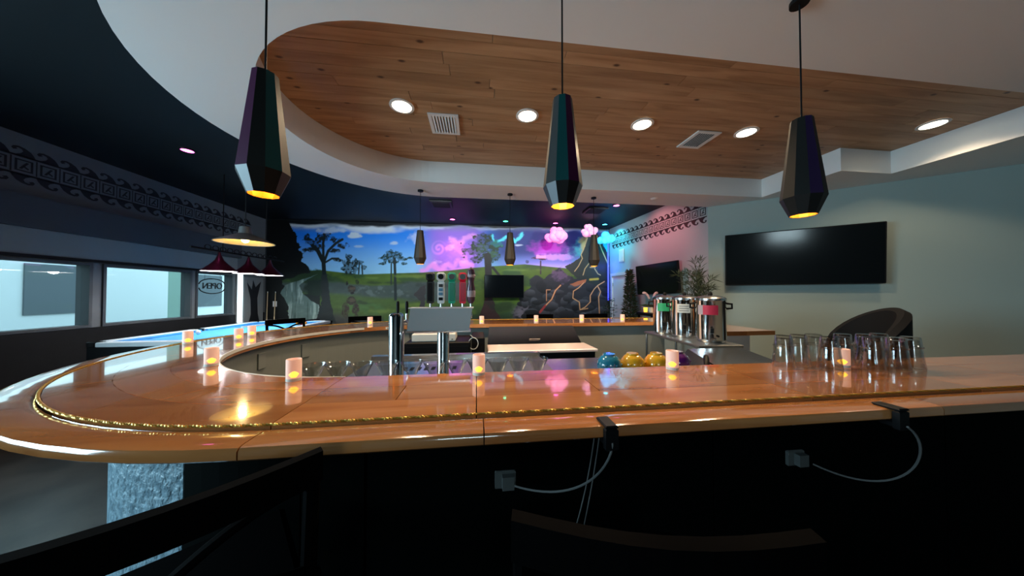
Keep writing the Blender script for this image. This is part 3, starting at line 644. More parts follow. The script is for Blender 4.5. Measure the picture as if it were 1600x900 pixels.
mat('pend_refl_violet', (.022, .010, .045), .38); mat('pend_black', (.007, .008, .008), .5, spec=.25); mat('pend_refl_teal', (.003, .050, .052), .45, spec=.25); mat('pend_refl_plum', (.060, .006, .042), .45, spec=.25); mat('pend_refl_grey', (.035, .040, .042), .45, spec=.3); mat('pend_refl_brown', (.040, .028, .019), .45, spec=.3); mat('pend_refl_pale', (.16, .19, .22), .4)  # tinted facets: reflections of window and coloured lights painted onto the black shade
PZ = 1.775
tw = PI / 10
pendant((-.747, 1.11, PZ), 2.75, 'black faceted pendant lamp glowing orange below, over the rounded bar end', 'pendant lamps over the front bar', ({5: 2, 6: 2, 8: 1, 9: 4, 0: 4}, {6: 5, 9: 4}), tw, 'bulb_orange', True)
pendant((.340, 1.11, PZ), 2.75, 'dark faceted pendant lamp with teal and plum reflections coloured into its facets, glowing yellow below', 'pendant lamps over the front bar', ({3: 4, 4: 4, 5: 3, 6: 1, 7: 2, 8: 3}, {4: 3, 5: 5, 8: 5}), tw, 'bulb', True)
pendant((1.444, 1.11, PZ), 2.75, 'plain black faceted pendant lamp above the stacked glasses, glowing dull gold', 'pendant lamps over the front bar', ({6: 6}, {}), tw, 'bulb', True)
for k, x_ in enumerate((-.718, .439, 1.602)):
    pendant((x_, 3.79, 1.80), 2.75, 'dark brown pendant lamp hanging over the back counter ' + ('beside the painted purple swirl', 'above the television on the mural', 'before the painted volcano')[k], 'pendant lamps over the back bar', ({i: 7 for i in range(10)}, {i: 7 for i in range(10)}), tw, 'bulb' if k else 'black', True)

# ================================================================== CEILING FITTINGS
DL = thing('ceiling_downlight', 'round recessed downlight glowing warm white in the plank ceiling', 'ceiling light', (-.625, 2.48, 3.0), 0, 'downlights in the plank ceiling')
B().lathe_open([(.078, -.001), (.098, -.002), (.10, -.009), (.078, -.012), (.078, -.001)], 32).build('trim_ring', 'white_paint', DL, True)
B().lathe([(0, -.006), (.077, -.006), (.077, -.002), (0, -.002)], 32).build('lens', 'lamp_face', DL)
lights = [DL] + [dup(DL, (x_, 2.48, 3.0)) for x_ in (.441, 1.522, 2.604, 4.2)]
lights[-1].location = (4.2, 2.15, 3.0)
for i, o in enumerate(lights):
    l = spot('downlight_beam', (0, 0, -.02), (0, 0, -1), 58 if i < 4 else 18, (1, .74, .47), 140, .5, .07); l.parent = o
def vent(x0, x1, y0, y1, label, tilt):
    t = thing('ceiling_vent', label, 'vent', ((x0 + x1) / 2, (y0 + y1) / 2, 3.0), 0, None)
    a, c = (x1 - x0) / 2, (y1 - y0) / 2; e = .03
    B().box(-a, a, -c, -c + e, -.012, -.001).box(-a, a, c - e, c, -.012, -.001).box(-a, -a + e, -c + e, c - e, -.012, -.001).box(a - e, a, -c + e, c - e, -.012, -.001).build('frame', 'white_paint', t)
    B().box(-a + e, a - e, -c + e, c - e, -.003, -.001).build('duct', 'wall_dark', t)
    n = 8
    for i in range(n):
        xx_ = -a + e + (2 * a - 2 * e) * (i + .5) / n
        o = B().box(-.011, .011, -c + e, c - e, -.001, .001).build('slat', 'white_paint', t); o.location = (xx_, 0, -.0085); o.rotation_euler = (0, R(tilt), 0)
vent(-.43, -.165, 2.545, 2.858, 'white louvred ceiling vent between two downlights at the rounded end', 32)
vent(2.12, 2.37, 2.51, 2.82, 'white louvred ceiling vent beside the downlights above the urns', -32)
for (x_, y_), c in (((-3.249, 3.652), 'pink'), ((-.527, 6.378), 'pink'), ((.642, 6.403), 'green'), ((1.80, 6.438), 'pink'), ((2.983, 6.417), 'cyan')):
    lb = {'pink': 'small pink spotlight recessed in the dark ceiling', 'green': 'small green spotlight recessed in the dark ceiling', 'cyan': 'small cyan spotlight in the dark ceiling above the corner'}[c]
    t = thing('color_spotlight', lb, 'spotlight', (x_, y_, ZC), 0, 'coloured spotlights in the dark ceiling')
    B().lathe_open([(.055, -.001), (.075, -.001), (.072, -.012), (.055, -.014), (.055, -.001)], 20).build('trim_ring', 'black', t)
    B().lathe([(0, -.012), (.054, -.012), (.054, -.002), (0, -.002)], 20).build('lens', 'spot_' + c, t)
    e, col, ang = {'pink': (16, (1, .12, .55), 100), 'green': (5, (.1, 1, .5), 90), 'cyan': (30, (.05, .75, 1), 110)}[c]
    if (x_, y_) == (-3.249, 3.652): e = 5
    l = spot('color_beam', (0, 0, -.03), (0, .25 if c != 'cyan' else .1, -1), e, col, ang, .7, .03); l.parent = t
    if c == 'cyan': l.rotation_euler = Vector((.55, .1, -1)).to_track_quat('-Z', 'Y').to_euler()
t = thing('color_spotlight', 'small pink spotlight in the dark ceiling near the stencilled wall', 'spotlight', (2.55, 5.0, ZC), 0, 'coloured spotlights in the dark ceiling')
B().lathe_open([(.055, -.001), (.075, -.001), (.072, -.012), (.055, -.014), (.055, -.001)], 20).build('trim_ring', 'black', t); B().lathe([(0, -.012), (.054, -.012), (.054, -.002), (0, -.002)], 20).build('lens', 'spot_pink', t)
l = spot('color_beam', (0, 0, -.03), (0, 0, -1), 42, (1, .22, .24), 100, .8, .05); l.parent = t; l.rotation_euler = Vector((.85, 0, -.75)).to_track_quat('-Z', 'Y').to_euler()
for (x_, y_), lb in (((-.633, 5.30), 'black square ceiling speaker in the dark ceiling above the tap towers'), ((2.29, 5.35), 'black square ceiling speaker in the dark ceiling by the pink cloud lantern')):
    t = thing('ceiling_speaker', lb, 'speaker', (x_, y_, ZC))
    B().cham(-.19, .19, -.19, .19, -.03, -.001, .01).build('housing', 'black', t); B().box(-.15, .15, -.15, .15, -.034, -.0305).build('grille', 'black_soft', t)
# cloud lanterns
def cloud(loc, s_, m_, label, seed):
    rnd = random.Random(seed); b_ = B()
    for i in range(22):
        d_ = Vector((rnd.gauss(0, 1), rnd.gauss(0, 1) * .8, rnd.gauss(0, .7))).normalized() * rnd.uniform(.35, 1)
        b_.ball((d_.x * s_, d_.y * s_ * .8, d_.z * s_ * .7), s_ * rnd.uniform(.28, .5), 9, 6)
    b_.ball((0, 0, 0), s_ * .75, 12, 8, (1, .85, .75))
    t = thing('cloud_lantern', label, 'lantern', loc)
    b_.build('cloud_body', m_, t, True); B().tube([(0, 0, s_ * .5), (0, 0, ZC - loc[2] - .002)], .003, 5).build('cord', 'black', t)
cloud((1.789, 6.35, 2.70), .22, 'cloud_pink', 'bright pink cloud-shaped lantern hanging below a pink spotlight', 1)
cloud((2.50, 6.2, 2.83), .16, 'cloud_rose', 'pale rose cloud-shaped lantern close to the dark ceiling', 2)
cloud((2.95, 6.25, 2.68), .18, 'cloud_cyan', 'cyan blue cloud-shaped lantern hanging in the corner', 3)
t = thing('added_track_light', 'black track light rail added out of view behind the bulkhead to light the mural', 'track light', (0, 4.26, ZC))  # unseen rail and heads, added to light the mural
B().box(-1.1, 2.9, -.02, .02, -.03, -.001).build('rail', 'black', t)
for x_, ax in ((-.9, -3.2), (-.5, -1.5), (.3, .1), (1.5, 1.5), (2.7, 2.6)):
    hd_ = B().lathe([(.03, 0), (.045, -.10), (.04, -.10), (.026, -.01), (0, -.01)], 16, (0, 0, 0)).build('lamp_head', 'black', t, True); hd_.location = (x_, .02, -.05); hd_.scale = (.7, .7, .7); hd_.rotation_euler = (R(52), 0, 0)
    B().tube([(x_, 0, -.03), (x_, .02, -.052)], .008, 6).build('joint', 'black', t)
    l = spot('added_mural_beam', (x_, .12, -.115), (ax, 2.65, -.62), 72 if ax > -3 else 44, (.85, .94, 1), 84, 1, .05); l.parent = t
# blue light tube in the corner, white light strip by the window
t = thing('light_tube', 'glowing blue light tube standing upright in the mural corner', 'light tube', (3.27, 6.86, 1.25))
B().lathe([(0, 0), (.018, 0), (.018, 1.5), (0, 1.5)], 12).build('tube', 'led_blue', t, True); B().lathe([(0, -.03), (.022, -.03), (.022, 0.0), (0, 0.0)], 12).build('end_cap', 'black', t)
B().box(-.01, .01, .018, .055, .3, .34).build('bracket', 'black', t)
point('tube_glow', (3.2, 6.7, 2.1), 2.0, (.05, .08, 1), .05)
t = thing('light_tube', 'glowing white light strip standing upright at the window edge', 'light tube', (XL + .06, 6.17, .86))
B().box(-.025, .025, -.03, .03, 0, .93).build('tube', 'led_white', t); B().box(-.058, -.0255, -.035, .035, -.01, .94).build('housing', 'wall_grey', t)
t = thing('emergency_light', 'small white detector on the bulkhead above the back counter', 'detector', (2.45, 3.72, 2.75)); B().lathe([(0, -.02), (.03, -.018), (.05, -.002), (0, -.002)], 16).build('detector_body', 'white_paint', t, True)
t.name = 'smoke_detector'

# ================================================================== SCREENS
def screen(center, w_, h_, face, label, tilt=0, th=.045, arm=.06, roll=0):
    """face: direction the screen looks (unit vector in plan)"""
    a = math.atan2(face[1], face[0]) + PI / 2
    t = thing('television', label, 'television', center); t.rotation_euler = Matrix.Rotation(a, 4, 'Z').to_euler() if not (tilt or roll) else (Matrix.Rotation(a, 4, 'Z') @ Matrix.Rotation(R(tilt), 4, 'X') @ Matrix.Rotation(R(roll), 4, 'Y')).to_euler()
    B().cham(-w_ / 2, w_ / 2, 0, th, -h_ / 2, h_ / 2, .006).build('casing', 'black', t)
    B().box(-w_ / 2 + .012, w_ / 2 - .012, -.002, -.0003, -h_ / 2 + .014, h_ / 2 - .012).build('panel', 'screen', t)
    B().box(-.12, .12, th + .0005, th + arm, -.12, .12).build('wall_bracket', 'black', t)
    return t
c = A0 + TVd * .95 + TVn * .16
screen((c.x, c.y, 1.90), 1.50, .72, (TVn.x, TVn.y), 'large black flat television on the pale angled wall', 4, .05, .08, 0)
screen((.65, 6.80, 1.59), .94, .54, (0, -1), 'black television mounted on the painted landscape wall', 0, .045, .068)
f_ = Vector((-1, -.28, 0)).normalized()
screen((3.25, 4.90, 1.69), .90, .56, (f_.x, f_.y), 'black television on the stencilled wall between the plants', 3, .045, .11, -2)
# wall grille above the door
t = thing('wall_grille', 'white slotted air grille high on the wall above the door', 'vent', (on_right(6.38) - .001, 6.38, 2.16))
B().box(-.012, -.001, -.11, .11, 0, .30).build('frame', 'white_plastic', t)
for i in range(6): B().box(-.02, -.0125, -.095 + i * .034, -.078 + i * .034, .02, .28).build('slat', 'white_plastic', t)

# ================================================================== ON THE COUNTER
CANDLE = thing('flameless_candle', 'x', 'candle', (0, 0, 1.0712), 0, 'flameless candles on the bar')
B().lathe_open([(.0, .004), (.0, .0045), (.0245, .0045), (.0245, 0), (.027, 0), (.027, .084), (.0265, .088), (.0235, .088), (.022, .080), (.0, .076)], 24).build('candle_shell', 'candle_wax', CANDLE, True)
B().lathe([(0, .014), (.014, .018), (.0185, .030), (.012, .043), (0, .049)], 14, (0, -.0145, 0)).build('flame', 'candle_glow', CANDLE, True)
B().lathe([(0, .0008), (.0272, .0008), (.0272, .012), (0, .012)], 24).build('base_ring', 'label_white', CANDLE)
cand = [(-2.02, 2.30, 'lit flameless candle on the bar edge nearest the pool table side'), (-1.30, 1.60, 'lit flameless candle beside the white-edged inner curve of the bar'),
        (-1.80, 2.44, 'lit flameless candle, one of a close pair on the rounded bar end'), (-1.85, 2.64, 'lit flameless candle, one of a close pair on the rounded bar end'),
        (-.745, 1.29, 'lit flameless candle at the end of the row of martini glasses'), (.01, 1.285, 'lit flameless candle on the board seam before the martini glasses'),
        (.915, 1.26, 'lit flameless candle before the purple tiki bowl'), (1.765, 1.20, 'lit flameless candle standing before the upturned pint glasses'),
        (-1.19, 3.42, 'lit flameless candle on the back counter before the painted tree and carved figure'), (.06, 3.40, 'lit flameless candle on the back counter beside the tap box and steel backsplash'), (.72, 3.45, 'lit flameless candle on the back counter before the painted grey boulders'),
        (1.296, 3.45, 'lit flameless candle on the back counter before the painted lava streams'), (1.83, 3.45, 'lit flameless candle on the back counter before the white door')]
for i, (x_, y_, lb) in enumerate(cand):
    o = CANDLE if i == 0 else dup(CANDLE, (0, 0, 0))
    o.location = (x_, y_, 1.0712); o.rotation_euler = (0, 0, math.atan2(-x_, y_)); o['label'] = lb
    if 'back counter' in lb: o['group'] = 'flameless candles along the back counter'
# pint glasses upside down
G = thing('pint_glass', 'clear pint glass turned upside down on the bar', 'glass', (1.5, 1.25, 1.0712), 0, 'upturned pint glasses on the bar')
B().lathe_open([(0, .135), (.027, .135), (.0285, .128), (.043, 0.003), (.0442, 0), (.0455, .002), (.0315, .147), (.029, .15), (0, .15)], 28).build('glass_body', 'glass', G, True)
B().lathe_open([(.0395, .098), (.0405, .10), (.0398, .103), (.0375, .10), (.0395, .098)], 28).build('stacking_band', 'glass', G, True)
for x_, y_ in ((1.60, 1.262), (1.665, 1.18), (1.70, 1.272), (1.86, 1.262), (1.86, 1.15), (1.96, 1.24), (1.96, 1.13), (2.06, 1.25), (2.06, 1.14)): dup(G, (x_, y_, 1.0712))

# ================================================================== INSIDE THE BAR
# steel work table right behind the bar
t = thing('steel_worktable', 'stainless steel work table behind the bar with a slotted drip tray', 'table', (-.2, 1.95, 0))
B().cham(-.62, .73, -.555, .50, .865, .90, .006).build('tabletop', 'steel_satin', t)
B().box(-.62, .73, .44, .50, .9005, .93).build('upstand', 'steel', t)
for x_ in (-.58, .69):
    for y_ in (-.5, .45): B().lathe([(.02, .001), (.02, .865)], 12, (x_, y_, 0)).build('leg', 'steel', t, True)
B().box(-.58, .69, -.5, .45, .25, .27).build('shelf', 'steel', t)
dtp = B().cham(-.36, .10, -.33, .30, .9005, .915, .004).build('drip_tray', 'steel', t)
for i in range(9): B().box(-.34 + i * .047, -.315 + i * .047, .04, .12, .9152, .9165).build('slot', 'black', dtp)
# martini glasses
Mg = thing('martini_glass', 'clear wide-rimmed martini glass in the row behind the bar edge', 'glass', (0, 0, .9012), 0, 'martini glasses on the steel table')
B().lathe_open([(0, 0), (.036, 0), (.037, .0015), (.006, .006), (.0042, .012), (.0038, .085), (.0055, .094), (.0525, .191), (.0540, .1925), (.0532, .189), (.0045, .0995), (0, .0965)], 26).build('glass_body', 'glass', Mg, True)
mx_ = [-.763, -.659, -.545, -.43, -.315, -.205, -.098, .005, .108, .212, .315]
for i, x_ in enumerate(mx_):
    if i == 0: Mg.location = (x_ , 1.465, .9012)
    else: dup(Mg, (x_, 1.465 + .008 * math.sin(i * 2.1), .9012))
# beer towers
def tower_body(t, h, r):
    B().lathe([(r + .022, .0005), (r + .022, .010), (r + .004, .014), (r, .02), (r, h - .02), (r - .006, h - .006), (r - .02, h), (0, h)], 28).build('column', 'steel_mirror', t, True)
t = thing('beer_tower', 'round chrome beer tower column with two black tap levers', 'beer tower', (-.455, 1.72, .9157))
tower_body(t, .40, .041)
for dx in (-.012, .040):
    f = B().tube([(dx, .035, .345), (dx, .075, .345), (dx + .002, .10, .33), (dx + .004, .105, .29)], [.011, .011, .010, .008], 10).tube([(dx, .07, .35), (dx, .072, .39)], .008, 8).build('faucet', 'steel', t, True)
    B().lathe([(.006, 0), (.009, .02), (.010, .06), (.007, .075), (0, .078)], 10, (dx, .072, .39)).build('lever', 'black', f, True)
B().tube([(0.03, .03, .345), (.045, .035, .345)], .012, 10).build('shank', 'steel', t, True)
t = thing('beer_tower', 'chrome tap tower with a wide mirror box and five tall tap handles', 'beer tower', (-.193, 1.72, .9157))
tower_body(t, .31, .034)
hb = B(); hb.prism([(-.185, -.035), (.165, -.035), (.165, .045), (-.185, .045)], 0, .004)
o = B(); o.add([(-.195, -.040, .30), (.150, -.040, .30), (.150, .045, .30), (-.195, .045, .30), (-.180, -.030, .425), (.168, -.030, .425), (.168, .045, .425), (-.180, .045, .425)], [(0, 3, 2, 1), (4, 5, 6, 7), (0, 1, 5, 4), (1, 2, 6, 5), (2, 3, 7, 6), (3, 0, 4, 7)])
hd = o.build('tap_box', 'steel_box', t)
B().box(-.19, .175, -.036, .05, .4255, .431).build('box_lid', 'white_plastic', hd); B().box(-.20, .158, -.046, .05, .291, .2995).build('box_rim', 'steel', hd)
def handle(px_, m_, emb, tall=.19, dark=False):
    f = B().tube([(px_, .046, .385), (px_, .085, .385), (px_, .10, .36)], [.011, .010, .008], 10).lathe([(.007, 0), (.009, .03), (.006, .045), (.006, .06)], 10, (px_, .075, .39)).build('faucet', 'steel', t, True)
    z0 = .45
    if not dark:
        h_ = B().cham(px_ - .020, px_ + .020, .06, .092, z0, z0 + tall * .72, .006).cham(px_ - .025, px_ + .025, .058, .094, z0 + tall * .72 + .0005, z0 + tall, .010).build('tap_handle', m_, t)
        ring = []
        e_ = B(); e_.tube([(px_, .0575, z0 + tall * .86), (px_, .052, z0 + tall * .86)], .017, 16); e_.build('emblem', emb, h_)
        if m_ == 'tap_white':
            for q, (zz, mm) in enumerate(((.02, 'black'), (.05, 'tap_blue'), (.075, 'tap_blue'), (.10, 'tap_dark'))): B().cham(px_ - .012, px_ + .012, .0565, .0595, z0 + zz, z0 + zz + .018, .001).build('print_block', mm, h_)
        else:
            B().cham(px_ - .013, px_ + .013, .0565, .0595, z0 + .015, z0 + tall * .66, .001).build('print_block', {'tap_green': 'tap_green2', 'tap_red': 'tap_red2', 'tap_dark': 'black'}[m_], h_)
    else:
        h_ = B().lathe([(.012, z0), (.024, z0 + .02), (.026, z0 + .09), (.018, z0 + .13), (.022, z0 + .15), (.026, z0 + .175), (.020, z0 + .21), (0, z0 + .225)], 16, (px_, .076, 0)).build('tap_handle', m_, t, True)
        B().lathe_open([(.0255, z0 + .04), (.0275, z0 + .045), (.0275, z0 + .075), (.0255, z0 + .08)], 16, (px_, .076, 0)).build('label_band', 'cloud_grey', h_, True); B().lathe_open([(.024, z0 + .16), (.0275, z0 + .165), (.0275, z0 + .175), (.024, z0 + .18)], 16, (px_, .076, 0)).build('label_band', 'cloud_grey', h_, True)
mat('cloud_grey', (.42, .36, .40), .4)
handle(-.085, 'tap_dark', 'black'); handle(-.022, 'tap_white', 'black'); handle(.043, 'tap_green', 'tap_dark'); handle(.108, 'tap_red', 'tap_dark'); handle(.158, 'tap_purple', 'black', dark=True)
# black cabinet with a white receipt printer
t = thing('undercounter_cabinet', 'black under-counter cabinet behind the beer towers', 'cabinet', (-.36, 2.98, 0))
B().cham(-.30, .30, -.22, .22, .04, .97, .01).build('cabinet_body', 'black', t); B().box(-.28, -.005, -.228, -.221, .1, .93).build('door', 'black', t); B().box(.005, .28, -.228, -.221, .1, .93).build('door', 'black', t)
for x_ in (-.25, .25):
    for y_ in (-.18, .18): B().lathe([(.02, .0005), (.02, .04)], 10, (x_, y_, 0)).build('foot', 'black', t)
t = thing('receipt_printer', 'white and grey counter-top machine with a raised lid on the black cabinet', 'printer', (-.40, 2.92, .9712))
B().cham(-.20, .20, -.13, .13, 0, .075, .008).build('machine_body', 'label_white', t); o = B().cham(-.18, .18, -.11, .13, .0755, .095, .006).build('lid', 'steel_pinklit', t); B().box(-.06, -.035, .02, .05, .0955, .13).build('lid_post', 'white_plastic', o); B().cham(-.12, .20, .02, .12, .0955, .108, .004).build('paper_tray', 'steel_pinklit', o)
B().ball((.17, -.131, .02), .006).build('button', 'black', t)
t = thing('side_unit', 'tall black equipment unit standing between cabinet and steel sink', 'equipment', (.02, 3.02, 0))
B().cham(-.07, .06, -.2, .2, .0005, 1.0, .01).build('unit_body', 'black', t); B().box(-.05, .045, -.205, -.2005, .55, .95).build('unit_door', 'black_soft', t)
tag(B().tube([(-.03 + .045 * math.sin(a), 2.80, .945 + .055 * math.cos(a)) for a in [2 * PI * i / 24 for i in range(25)]] + [(-.06, 2.79, 1.03)], .004, 6).build('cable_loop', 'white_plastic', None, True), 'white cable hanging in a loop on the black equipment unit', 'cable')
# underbar sink unit against the back counter
t = thing('steel_sink_unit', 'stainless underbar sink unit with sloping backsplash and front ledge tinted with pink light', 'sink', (.56, 3.08, 0))
B().cham(-.45, .66, -.28, .10, .835, .865, .006).build('front_ledge', 'steel_pinklit', t)
o = B(); o.add([(-.44, .08, .866), (.62, .08, .866), (.55, .16, 1.05), (-.42, .16, 1.05), (-.44, .175, .866), (.62, .175, .866), (.55, .19, 1.05), (-.42, .19, 1.05)], [(0, 1, 2, 3), (7, 6, 5, 4), (0, 4, 5, 1), (1, 5, 6, 2), (2, 6, 7, 3), (3, 7, 4, 0)])
bs = o.build('backsplash', 'steel_dark', t); B().tube([(.02, .09, .91), (.02, .07, .925), (.14, .07, .925), (.14, .09, .91)], .006, 8).build('handle', 'steel_mirror', bs, True)
B().box(-.44, .64, -.26, .09, .30, .834).build('basin_body', 'black_soft', t)
for x_ in (-.42, .62):
    for y_ in (-.24, .06): B().lathe([(.018, .0005), (.018, .30)], 10, (x_, y_, 0)).build('leg', 'steel', t)
# low bin with a steel lid
t = thing('ice_bin', 'low black ice bin with a sliding steel lid beside the work table', 'bin', (.83, 2.2, 0))
B().cham(-.28, .30, -.3, .3, .0005, .83, .01).build('bin_body', 'black_soft', t); o = B().cham(-.27, .29, -.28, .29, .8305, .85, .004).build('lid', 'steel', t); B().tube([(-.1, -.25, .851), (-.1, -.25, .875), (.12, -.25, .875), (.12, -.25, .851)], .007, 8).build('handle', 'steel', o, True)
# ledge with upturned tiki bowls
t = thing('steel_shelf', 'narrow steel ledge behind the bar carrying four coloured bowls', 'shelf', (1.0, 1.60, 0))
B().cham(-.34, .36, -.15, .13, .90, .925, .004).build('shelf_top', 'steel_satin', t)
for x_ in (-.32, .34):
    for y_ in (-.12, .1): B().lathe([(.014, .0005), (.014, .90)], 10, (x_, y_, 0)).build('leg', 'steel', t)
Bw = None
for x_, y_, m_, lb, s_ in ((.765, 1.60, 'bowl_blue', 'glossy blue upturned tiki bowl', 1), (.910, 1.60, 'bowl_yellow', 'glossy yellow upturned tiki bowl between the blue and another yellow one', 1), (1.053, 1.59, 'bowl_yellow', 'glossy yellow upturned tiki bowl between a yellow and the purple one', 1), (1.205, 1.62, 'bowl_purple', 'glossy purple upturned tiki bowl behind a candle', 1.08)):
    t = thing('tiki_bowl', lb, 'bowl', (x_, y_, .9262), 0, 'upturned bowls behind the bar')
    B().lathe([(0, .006), (.052 * s_, .004), (.055 * s_, 0), (.0585 * s_, .006), (.068 * s_, .055), (.069 * s_, .085), (.062 * s_, .115), (.045 * s_, .137), (.034 * s_, .142), (.033 * s_, .152), (0, .152)], 32).build('bowl_body', m_, t, True)
    for k in range(14):
        a = 2 * PI * k / 14; z_ = .05 + .045 * (k % 2)
        B().ball((.0672 * s_ * math.cos(a), .0672 * s_ * math.sin(a), z_), .006, 8, 5).build('bead', m_, t, True)
# shelf with three coffee urns
t = thing('urn_shelf', 'stainless shelf on posts carrying three coffee urns', 'shelf', (1.98, 2.52, 0), R(-4))
B().cham(-.18, .19, -.42, .45, .985, 1.01, .005).build('shelf_top', 'steel_satin', t); B().cham(-.18, .19, -.42, .45, .5, .52, .005).build('lower_shelf', 'steel_satin', t)
for x_ in (-.16, .17):
    for y_ in (-.40, .43): B().lathe([(.013, .0005), (.013, .985)], 10, (x_, y_, 0)).build('post', 'steel', t, True)
def urn(x_, y_, lm, label, tone):
    t = thing('coffee_urn', label, 'urn', (x_, y_, 1.0112), R(-38), 'coffee urns on the steel shelf')
    B().lathe([(.100, 0), (.104, .006), (.104, .02), (.113, .024), (.113, .345), (.116, .350), (.116, .358), (0, .358)], 36).build('tank', 'steel_mirror', t, True)
    l_ = B().lathe([(.117, .3585), (.117, .372), (.10, .385), (.04, .398), (0, .40)], 36).build('lid', 'steel', t, True)
    B().lathe([(.014, .3985), (.018, .41), (.012, .425), (0, .428)], 14).build('knob', 'black', l_, True)
    for sg in (-1, 1):
        B().tube([(sg * .112, 0, .33), (sg * .15, 0, .325), (sg * .15, 0, .29), (sg * .112, 0, .285)], .009, 8).build('handle', 'black', t, True)
    sp = B().tube([(0, -.112, .075), (0, -.15, .075), (0, -.158, .05)], .011, 10).build('spigot', 'black', t, True); B().cham(-.012, .012, -.16, -.135, .087, .13, .004).build('tap_lever', 'black', sp)
    B().tube([(.045, -.106, .06), (.045, -.118, .06)], .009, 10).build('indicator', 'black_gloss', t, True)
    b_ = B(); n = 8
    def patch(a0, a1, z0, z1, r_):
        vs = []; 
        for i in range(n + 1):
            a = a0 + (a1 - a0) * i / n
            for rr in (r_, r_ + .0012):
                vs += [(rr * math.cos(a), rr * math.sin(a), z0), (rr * math.cos(a), rr * math.sin(a), z1)]
        fs = []
        for i in range(n):
            o_ = i * 4; p_ = o_ + 4; fs += [(o_ + 2, p_ + 2, p_ + 3, o_ + 3), (o_, o_ + 1, p_ + 1, p_), (o_ + 1, o_ + 3, p_ + 3, p_ + 1), (o_, p_, p_ + 2, o_ + 2)]
        fs += [(0, 2, 3, 1), (n * 4, n * 4 + 1, n * 4 + 3, n * 4 + 2)]
        return B().add(vs, fs)
    o = patch(-PI / 2 - .55, -PI / 2 + .42, .235, .315, .1134).build('label', lm[0], t, True)
    if lm[1]: patch(-PI / 2 - .95, -PI / 2 - .55, .235, .315, .1134).build('label_edge', lm[1], t, True)
    if lm[0] == 'label_white':
        for z_ in (.25, .272, .294): patch(-PI / 2 - .4, -PI / 2 + .3, z_, z_ + .007, .1148).build('print_line', 'wall_grey', o, True)
    return t
urn(1.955, 2.80, ('label_green', None), 'chrome coffee urn with a green label', 0); urn(1.985, 2.55, ('label_white', None), 'chrome coffee urn with a white printed label', 1); urn(2.02, 2.28, ('label_red', 'cloud_grey'), 'chrome coffee urn with a red label and black lid knob', 2)
# steel machine with a hose, behind the bar at the right
t = thing('steel_glasswasher', 'low stainless glasswasher with sloping lid and black hose behind the bar', 'machine', (1.72, 1.70, 0))
B().box(-.24, .24, -.22, .24, .0005, .93).build('machine_body', 'steel', t)
o = B(); o.add([(-.25, -.24, .931), (.25, -.24, .931), (.25, .25, .931), (-.25, .25, .931), (-.25, -.20, .95), (.25, -.20, .95), (.25, .25, 1.02), (-.18, .25, 1.02)], [(0, 3, 2, 1), (4, 5, 6, 7), (0, 1, 5, 4), (1, 2, 6, 5), (2, 3, 7, 6), (3, 0, 4, 7)]); o.build('lid', 'steel', t)
B().tube(bez([(-.34, -.12, .86), (-.33, -.10, 1.02), (-.24, .02, 1.06), (-.20, .06, 1.0), (-.19, .05, .94)]), .016, 10).build('hose', 'black', t, True)
B().tube(bez([(-.02, -.19, .945), (-.03, -.19, 1.02), (.03, -.20, 1.03), (.035, -.20, .985)]), .008, 10).build('spout', 'steel_mirror', t, True)
tag(B().cham(-.03, .03, -.09, .09, 0, .012, .004).build('yellow_board', 'yellow_board', None, False, (-.87, 1.78, .9012)), 'small yellow board lying at the rounded end of the steel table', 'board')

# ================================================================== BAR STOOLS
def make_stool(label, loc, rz, group):
    t = thing('bar_stool', label, 'bar stool', loc, rz, group)          # faces local +y, back at -y
    B().cham(-.20, .20, -.20, .20, .73, .775, .015).build('seat', 'stool_black', t)
    for sx_ in (-1, 1):
        B().tube([(sx_ * .19, .17, .73), (sx_ * .20, .20, .0005)], .014, 8).build('leg', 'stool_black', t)
        B().tube([(sx_ * .20, -.22, .0005), (sx_ * .19, -.19, .70), (sx_ * .195, -.215, 1.09)], .015, 8).build('leg', 'stool_black', t)
    b_ = B(); n = 8
    for z0, z1, nm in ((1.04, 1.10, 'top_rail'), (.82, .85, 'lower_rail')):
        q = B().strip([(-.21 + .42 * i / n, -.205 - .03 * math.sin(PI * i / n)) for i in range(n + 1)], [(-.21 + .42 * i / n, -.228 - .03 * math.sin(PI * i / n)) for i in range(n + 1)], z0, z1); q.build(nm, 'stool_black', t)
    for sg in (-1, 1):
        B().tube(bez([(sg * .18, -.212, .86), (sg * .06, -.215, .88), (-sg * .02, -.22, 1.03), (-sg * .18, -.215, 1.035)], 12), .010, 8).build('cross_bar', 'stool_black', t, True)
    B().tube([(-.195, .185, .30), (.195, .185, .30)], .011, 8).build('foot_rest', 'stool_black', t); B().tube([(-.197, -.20, .34), (.197, -.20, .34)], .010, 8).build('stretcher', 'stool_black', t)
    return t
def face(x_, y_, tx, ty): return math.atan2(ty - y_, tx - x_) - PI / 2
S0 = make_stool('black cross-back bar stool before the painted grey boulders', (.97, 4.16, 0), PI, 'stools along the back counter')
dup(S0, (1.89, 4.17, 0), PI + .1, 'black cross-back bar stool before the painted lava streams')
dup(S0, (-1.50, 4.12, 0), face(-1.5, 4.12, -.9, 2.4), 'black cross-back bar stool before the carved figure in the mural')
dup(S0, (-2.24, 3.85, 0), face(-2.24, 3.85, -.56, 2.4), 'black cross-back bar stool before the painted waterfall')
# near side: stools pushed up to the front bar, seen from behind
dup(S0, (-.624, .703, 0), R(38), 'black bar stool turned sideways against the bar front', 'stools along the front bar')
dup(S0, (.303, .60, 0), R(-12), 'black bar stool below the hanging thin cords', 'stools along the front bar')
